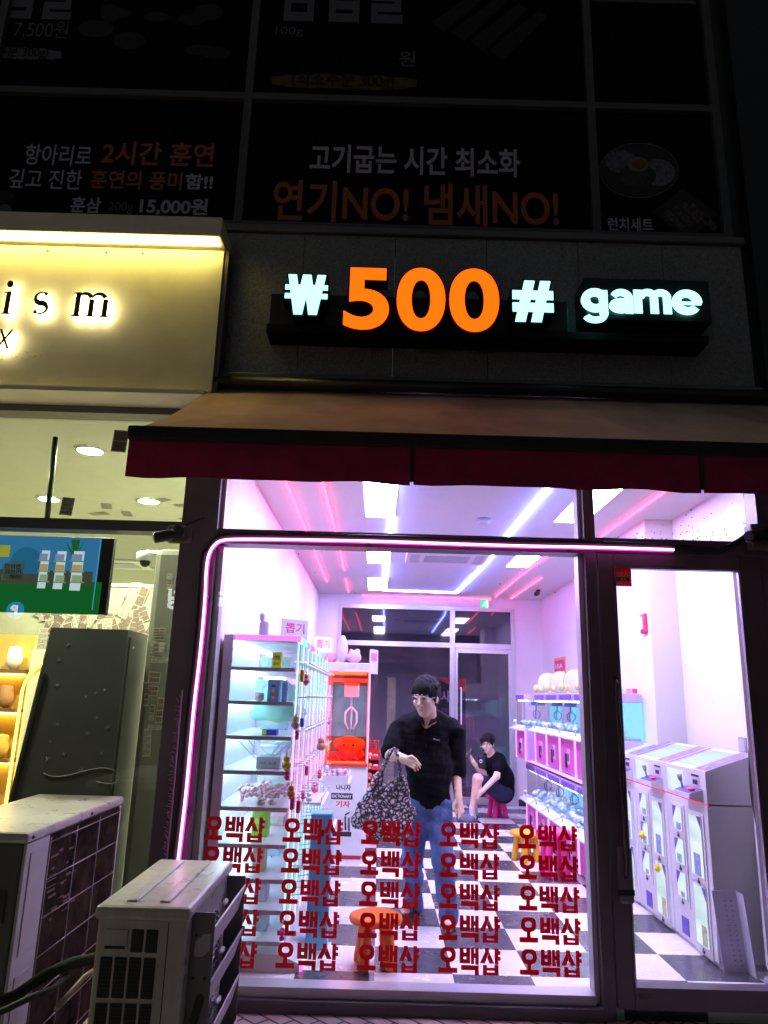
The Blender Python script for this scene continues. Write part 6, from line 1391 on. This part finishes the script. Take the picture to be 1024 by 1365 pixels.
# --- standing man with the patterned shopping bag
FT = Vector((.42, 1.40, 0)); man = thing('person', 'standing person in black short sleeved shirt, jeans and glasses carrying a patterned bag', 'person', FT)
body = SDF((-.05, .85, -.005), (.85, 1.85, 1.82), .0055)
HC = z5(436, 226, 1.20); fr = frame((-.46, -.86, -.16), (-.06, -.12, .98)); L, R3 = head(body, HC, fr, 1.13)
body.cone(L(0, -.03, -.07), z5(450, 395, 1.36), .060, .072, .03); body.cone(z5(330, 400, 1.40), z5(560, 400, 1.40), .055, .055, .05)
body.cone(z5(445, 430, 1.38), z5(460, 640, 1.38), .135, .125, .05, .65); body.cone(z5(460, 640, 1.38), z5(468, 880, 1.38), .125, .12, .05, .7)
RS, RE, RW = z5(272, 405, 1.42), z5(228, 560, 1.27), z5(303, 586, 1.07)
body.chain([RS, RE, RW], [.058, .047, .032], .02)
hand(body, RW, [z5(352, 588, 1.02), z5(354, 601, 1.015), z5(350, 614, 1.02), z5(342, 625, 1.03)], [z5(384, 600, .99), z5(383, 616, .985), z5(376, 630, .99), z5(364, 640, 1.0)], [z5(406, 624, 1.0), z5(402, 640, .995), z5(390, 652, 1.0), z5(374, 658, 1.01)], [z5(322, 580, 1.05), z5(352, 572, 1.01), z5(378, 588, .99)])
LS, LE, LW = z5(612, 420, 1.42), z5(610, 650, 1.43), z5(628, 815, 1.30)
body.chain([LS, LE, LW], [.060, .046, .030], .02)
hand(body, LW, [z5(612, 868, 1.27), z5(626, 874, 1.25), z5(639, 872, 1.25), z5(650, 865, 1.26)], [z5(612, 900, 1.24), z5(630, 910, 1.22), z5(645, 905, 1.22), z5(656, 894, 1.24)], [z5(622, 930, 1.22), z5(628, 944, 1.20), z5(640, 930, 1.21), z5(652, 914, 1.23)], [z5(614, 835, 1.28), z5(600, 862, 1.25), z5(600, 888, 1.23)])
def z8(x, y, Y): return PY(500 + .29297 * x, 1060 + .29297 * y, Y)
KL, AL, KR, AR = z8(170, 290, 1.38), z8(180, 500, 1.58), z8(312, 300, 1.24), z8(336, 548, 1.25)
HL, HR = z8(195, 60, 1.38), z8(285, 60, 1.36)
body.chain([HL, KL, AL], [.075, .052, .036], .02); body.chain([HR, KR, AR], [.075, .052, .036], .02)
feet = []
for A_, toe, heel in ((AL, PZ(533, 1219, .03), PZ(557, 1211, .03)), (AR, PZ(597, 1245, .03), PZ(601, 1230, .03))):
    d_ = toe - heel; d_.z = 0; d_ = d_.normalized(); heel = Vector((A_.x, A_.y, .05)) - d_ * .03; tip = heel + d_ * .215; feet.append((heel, tip, d_))
    body.chain([A_, heel + Vector((0, 0, .01))], [.036, .033], .02); body.cone(heel + d_ * .02 + Vector((0, 0, .02)), heel + d_ * .15 + Vector((0, 0, -.008)), .034, .026, .02); w = Vector((-d_.y, d_.x, 0))
    for k in range(5): 
        b = heel + d_ * (.15 - .006 * abs(k - 1)) + w * (.032 - .017 * k) * (1 if A_ is AL else -1) + Vector((0, 0, -.014)); body.cone(b, b + d_ * (.055 - .007 * k) + Vector((0, 0, -.002)), .013 - .0012 * k, .011 - .0012 * k, .005)
obj('body', body.mesh(), skin, man); head_parts(man, L, R3, 1.13, M['alu'], 3, .026)
sh = SDF((-.05, 1.0, .70), (.85, 1.75, 1.62), .0065)
sh.cone(z5(425, 440, 1.37), z5(455, 640, 1.36), .180, .165, .04, .68); sh.cone(z5(455, 640, 1.36), z5(470, 850, 1.36), .165, .150, .05, .74)
sh.cone(z5(310, 402, 1.41), z5(575, 414, 1.41), .070, .070, .05); sh.cone(z5(400, 340, 1.38), z5(310, 385, 1.41), .055, .07, .04); sh.cone(z5(492, 340, 1.38), z5(580, 390, 1.41), .055, .07, .04)
sh.cone(RS, RE + (RS - RE) * .18, .070, .082, .022); sh.cone(LS, LE, .070, .084, .022)
sh.ell(z5(440, 345, 1.235), (.050, .09, .085), .015, None, 'sub'); sh.ell(z5(448, 310, 1.34), (.068, .075, .07), .012, None, 'sub')
sh.ripple(.016, 19, 4); sh.ripple(.006, 45, 5)
hem = z5(470, 872, 1.36); sh.ell(hem - Vector((0, 0, .30)), (1.5, 1.5, .298), .01, None, 'sub')
we = RE + (RW - RE) * .5; sh.ell(we, (.10, .14, .07), .012, None, 'sub')
obj('shirt', sh.mesh(), blackcloth, man)
co = MB()
for pts_ in (((396, 300, 1.29), (380, 352, 1.27), (432, 392, 1.20), (420, 345, 1.235)), ((502, 300, 1.31), (520, 352, 1.27), (444, 394, 1.20), (470, 345, 1.235))): 
    p_ = [z5(*q) for q in pts_]; co.prism(p_, (0, -.008, .002))
obj('collar', co, blackcloth, man)
pk_ = MB()
for (xa, ya), (xb, yb) in (((470, 455), (565, 478)), ((285, 448), (370, 470))):
    p_, q_ = z5(xa, yb, 1.225), z5(xb, ya, 1.225); pk_.box(p_.x, q_.x, 1.225, 1.24, p_.z, q_.z, .004)
obj('pocket_flap', pk_, blackcloth, man)
obj('chest_emblem', (lambda a, b: MB().blob((a.x, a.y, a.z), (.009, .003, .006), 8).box(b.x, b.x + .032, b.y - .002, b.y, b.z, b.z + .006))(z5(486, 468, 1.222), z5(494, 476, 1.222)), M['white_plastic'], man)
bt = MB()
for k in range(6): bt.blob(z5(428 + 7 * k, 430 + 75 * k, 1.232 + .004 * k), (.006, .003, .006), 8)
obj('button', bt, M['black'], man)
je = SDF((-.05, 1.0, .02), (.85, 1.85, .98), .0065)
je.cone(z5(468, 840, 1.37), z5(465, 930, 1.37), .150, .155, .04, .75); je.chain([HL, KL, AL + Vector((0, 0, -.025))], [.108, .078, .070], .03); je.chain([HR, KR, AR + Vector((0, 0, -.02))], [.108, .080, .072], .03)
je.ripple(.013, 26, 8); je.ripple(.005, 60, 9); je.ell(z5(468, 800, 1.37) + Vector((0, 0, .14)), (.4, .4, .12), .01, None, 'sub')
obj('jeans', je.mesh(), denim, man)
sa_ = MB()
for heel, tip, d_ in feet:
    w = Vector((-d_.y, d_.x, 0)); sole = []
    for k in range(20):
        a = 2 * math.pi * k / 20; c = (heel + tip) / 2 + d_ * (.012); wd = .044 + .008 * math.cos(a); sole.append(c + d_ * .145 * math.cos(a) + w * wd * math.sin(a) - Vector((0, 0, c.z - .001)))
    sa_.prism(sole, (0, 0, .024))
    for o_ in (.075, .125):
        c = heel + d_ * o_; sa_.tube([Vector((c.x, c.y, .02)) + w * .048 * math.cos(t) * -1 + Vector((0, 0, .062 * math.sin(t) * (1.15 if o_ < .1 else .85))) for t in np.linspace(0, math.pi, 11)], .011, 6)
    sa_.tube([Vector((heel.x, heel.y, .05)) + w * .042 * math.cos(t) - d_ * .055 * math.sin(t) + Vector((0, 0, .012 * math.sin(t))) for t in np.linspace(0, math.pi, 9)], .008, 6)
obj('sandal', sa_, solem, man)

# --- the bag on his forearm
def bagmat():
    m, nt, b = _new('leaf print nylon'); v = _coord(nt, 1.0)
    vo = nt.nodes.new('ShaderNodeTexVoronoi'); vo.feature = 'DISTANCE_TO_EDGE'; vo.inputs['Scale'].default_value = 31; vo.inputs['Randomness'].default_value = .9
    wp = nt.nodes.new('ShaderNodeMixRGB'); wp.blend_type = 'ADD'; wp.inputs[0].default_value = .05
    ns = nt.nodes.new('ShaderNodeTexNoise'); ns.inputs['Scale'].default_value = 30; nt.links.new(v, ns.inputs['Vector'])
    nt.links.new(v, wp.inputs[1]); nt.links.new(ns.outputs['Color'], wp.inputs[2]); nt.links.new(wp.outputs[0], vo.inputs['Vector'])
    col = _ramp(nt, vo.outputs['Distance'], [(.09, (.02, .015, .02)), (.16, (.26, .22, .25)), (.26, (.72, .66, .71))])
    nt.links.new(col, b.inputs['Base Color']); b.inputs['Roughness'].default_value = .45
    bp = nt.nodes.new('ShaderNodeBump'); bp.inputs['Strength'].default_value = .5; bp.inputs['Distance'].default_value = .02
    nt.links.new(_noise(nt, v, 14, 4), bp.inputs['Height']); nt.links.new(bp.outputs[0], b.inputs['Normal']); return m
BM = bagmat(); bb_ = z5(190, 1050, 1.18); BG = thing('shopping_bag', 'black and white patterned nylon bag hanging from the standing person\'s forearm', 'bag', (bb_.x, 1.18, bb_.z))
bs = SDF((-.30, .95, .50), (.45, 1.45, 1.25), .006)
for a, b, ra, rb in (((165, 690), (55, 945), .035, .075), ((235, 730), (150, 985), .03, .10), ((285, 700), (265, 980), .03, .105), ((292, 720), (325, 900), .025, .055), ((130, 960), (270, 990), .09, .10)):
    bs.cone(z5(*a, 1.19), z5(*b, 1.17), ra, rb, .035, .62)
bs.cone(z5(60, 950, 1.17), z5(14, 945, 1.17), .05, .012, .02, .5)
bs.ell(z5(222, 700, 1.10), (.055, .10, .085), .02, None, 'sub'); bs.ripple(.014, 21, 11); bs.ripple(.004, 60, 12)
obj('bag_body', bs.mesh(), BM, BG)
def strap(pts_, w=.018): 
    q = MB(); P_ = [z5(*p) for p in pts_]; 
    q.tube(P_, w, 8); return q
obj('strap', strap([(160, 690, 1.18), (180, 640, 1.16), (205, 590, 1.13), (228, 540, 1.10), (250, 527, 1.14), (265, 535, 1.22), (255, 570, 1.30)], .016), BM, BG)
obj('strap', strap([(286, 715, 1.17), (284, 670, 1.13), (279, 625, 1.09), (268, 560, 1.08), (262, 538, 1.12), (258, 545, 1.20)], .014), BM, BG)

# --- seated man with phone
m2 = thing('person', 'seated person in black shirt and navy shorts on a pink stool looking at a phone', 'person', (1.72, 6.4, 0))
body = SDF((.95, 5.6, -.005), (2.3, 6.75, 1.25), .007)
HC = z5(803, 500, 6.06); fr = frame((-.42, -.90, -.06), (-.05, 0, 1)); L, R3 = head(body, HC, fr, 1.0)
body.cone(L(0, -.03, -.06), z5(832, 575, 6.15), .052, .065, .03)
SHn, SHf = z5(872, 592, 6.0), z5(800, 588, 6.32); body.cone(SHn, SHf, .06, .06, .05)
body.cone(z5(845, 600, 6.18), z5(890, 770, 6.28), .12, .13, .05)
EN, WN = z5(856, 690, 5.88), z5(776, 772, 5.80); body.chain([SHn, EN, WN], [.055, .043, .030], .02)
hand(body, WN, [z5(756, 780, 5.78), z5(756, 788, 5.77), z5(757, 796, 5.77), z5(760, 803, 5.78)], [z5(744, 794, 5.80), z5(743, 802, 5.80), z5(745, 810, 5.80), z5(749, 816, 5.80)], [z5(738, 812, 5.84), z5(737, 820, 5.84), z5(740, 826, 5.83), z5(745, 830, 5.83)], [z5(768, 775, 5.79), z5(752, 774, 5.80), z5(738, 786, 5.84)])
EF, WF = z5(775, 680, 6.12), z5(714, 602, 5.96); body.chain([SHf, EF, WF], [.052, .042, .028], .02)
hand(body, WF, [z5(690, 572, 5.93), z5(694, 570, 5.95), z5(699, 569, 5.97), z5(703, 570, 5.99)], [z5(682, 556, 5.92), z5(686, 553, 5.94), z5(692, 553, 5.96), z5(697, 555, 5.98)], [z5(684, 542, 5.94), z5(688, 539, 5.96), z5(694, 540, 5.98), z5(699, 544, 6.0)], [z5(706, 590, 5.93), z5(704, 570, 5.91), z5(699, 556, 5.92)])
HN, KN, AN = z5(880, 778, 6.16), z5(742, 702, 5.92), z5(710, 885, 6.02); HF, KF, AF = z5(862, 778, 6.42), z5(748, 705, 6.30), z5(722, 868, 6.38)
body.chain([HN, KN, AN], [.088, .062, .038], .03); body.chain([HF, KF, AF], [.085, .060, .038], .03)
body.cone(KN + (AN - KN) * .2 + Vector((.02, .01, 0)), KN + (AN - KN) * .5 + Vector((.02, .01, 0)), .058, .05, .03)
for A_ in (AN, AF): body.chain([A_, Vector((A_.x + .02, A_.y, .06)), Vector((A_.x - .15, A_.y - .03, .04))], [.038, .036, .026], .02)
obj('body', body.mesh(), skin, m2); head_parts(m2, L, R3, 1.0, M['black'], 6, .020)
sh = SDF((1.1, 5.6, .2), (2.35, 6.8, 1.2), .008)
sh.cone(SHn, SHf, .082, .082, .06); sh.cone(z5(850, 610, 6.17), z5(886, 700, 6.24), .155, .165, .06, .95); sh.cone(z5(886, 700, 6.24), z5(893, 780, 6.28), .165, .16, .05, .95)
sh.cone(SHn, SHn + (EN - SHn) * .55, .082, .080, .04); sh.cone(SHf, SHf + (EF - SHf) * .6, .08, .078, .04); sh.ell(z5(815, 550, 6.10), (.065, .08, .06), .015, None, 'sub')
sh.ripple(.010, 18, 15); obj('shirt', sh.mesh(), blackcloth, m2)
so2_ = SDF((1.1, 5.6, .2), (2.3, 6.8, .85), .008); so2_.chain([z5(890, 790, 6.22), KN + (HN - KN) * .22], [.118, .088], .04); so2_.chain([z5(875, 790, 6.40), KF + (HF - KF) * .22], [.115, .086], .04); so2_.cone(z5(890, 785, 6.2), z5(885, 785, 6.42), .13, .13, .05)
so2_.ell((1.74, 6.45, .10), (.6, .6, .196), .01, None, 'sub'); so2_.ripple(.008, 22, 16); obj('shorts', so2_.mesh(), navy, m2)
sk_ = MB(); sl_ = MB()
for A_ in (AN, AF):
    sk_.tube([A_ + Vector((0, 0, .04)), A_, Vector((A_.x + .015, A_.y, .085)), Vector((A_.x - .03, A_.y - .01, .07))], [.043, .045, .047, .044], 12)
    c = Vector((A_.x - .065, A_.y - .012, .0)); sl_.prism([c + Vector((.145 * math.cos(a), (.048 - .006 * math.cos(a)) * math.sin(a), 0)) for a in np.linspace(0, 6.283, 21)[:-1]], (0, 0, .025)); sl_.blob(c + Vector((-.02, -.006, .042)), (.135, .074, .060), 14)
obj('sock', sk_, mat('pale sock', (.62, .60, .66), .9), m2); obj('clog', sl_, mat('slate clog', (.12, .13, .18), .5), m2)
p = z5(689, 556, 5.90); ph_ = thing('phone', 'dark phone held up by the seated person', 'phone', tuple(p)); am = Matrix.Translation(p) @ Matrix.Rotation(rad(28), 4, 'Y') @ Matrix.Rotation(rad(-55), 4, 'Z')
obj('case', MB().box(-.037, .037, -.004, .004, -.075, .075, .006).xf(am), M['black'], ph_); obj('camera_bump', MB().box(.008, .03, -.007, -.0045, .035, .065, .003).xf(am), M['grey_alu'], ph_)
p = z5(768, 590, 5.98); sb_ = thing('sling_bag', 'small black sling bag with white print hanging at the seated person\'s chest', 'bag', tuple(p))
obj('pouch', MB().box(p.x - .05, p.x + .05, 5.96, 6.02, p.z - .12, p.z + .06, .025), M['blackmat'], sb_); obj('print_mark', MB().tube([z5(762 + 7 * math.cos(a), 600 + 9 * math.sin(a), 5.935) for a in np.linspace(0, 6.28, 13)[:-1]], .006, 6, closed=True), M['white_plastic'], sb_)
obj('strap', MB().tube([z5(772, 540, 5.99), z5(790, 520, 6.06), z5(830, 560, 6.10)], .012, 6), M['blackmat'], sb_)
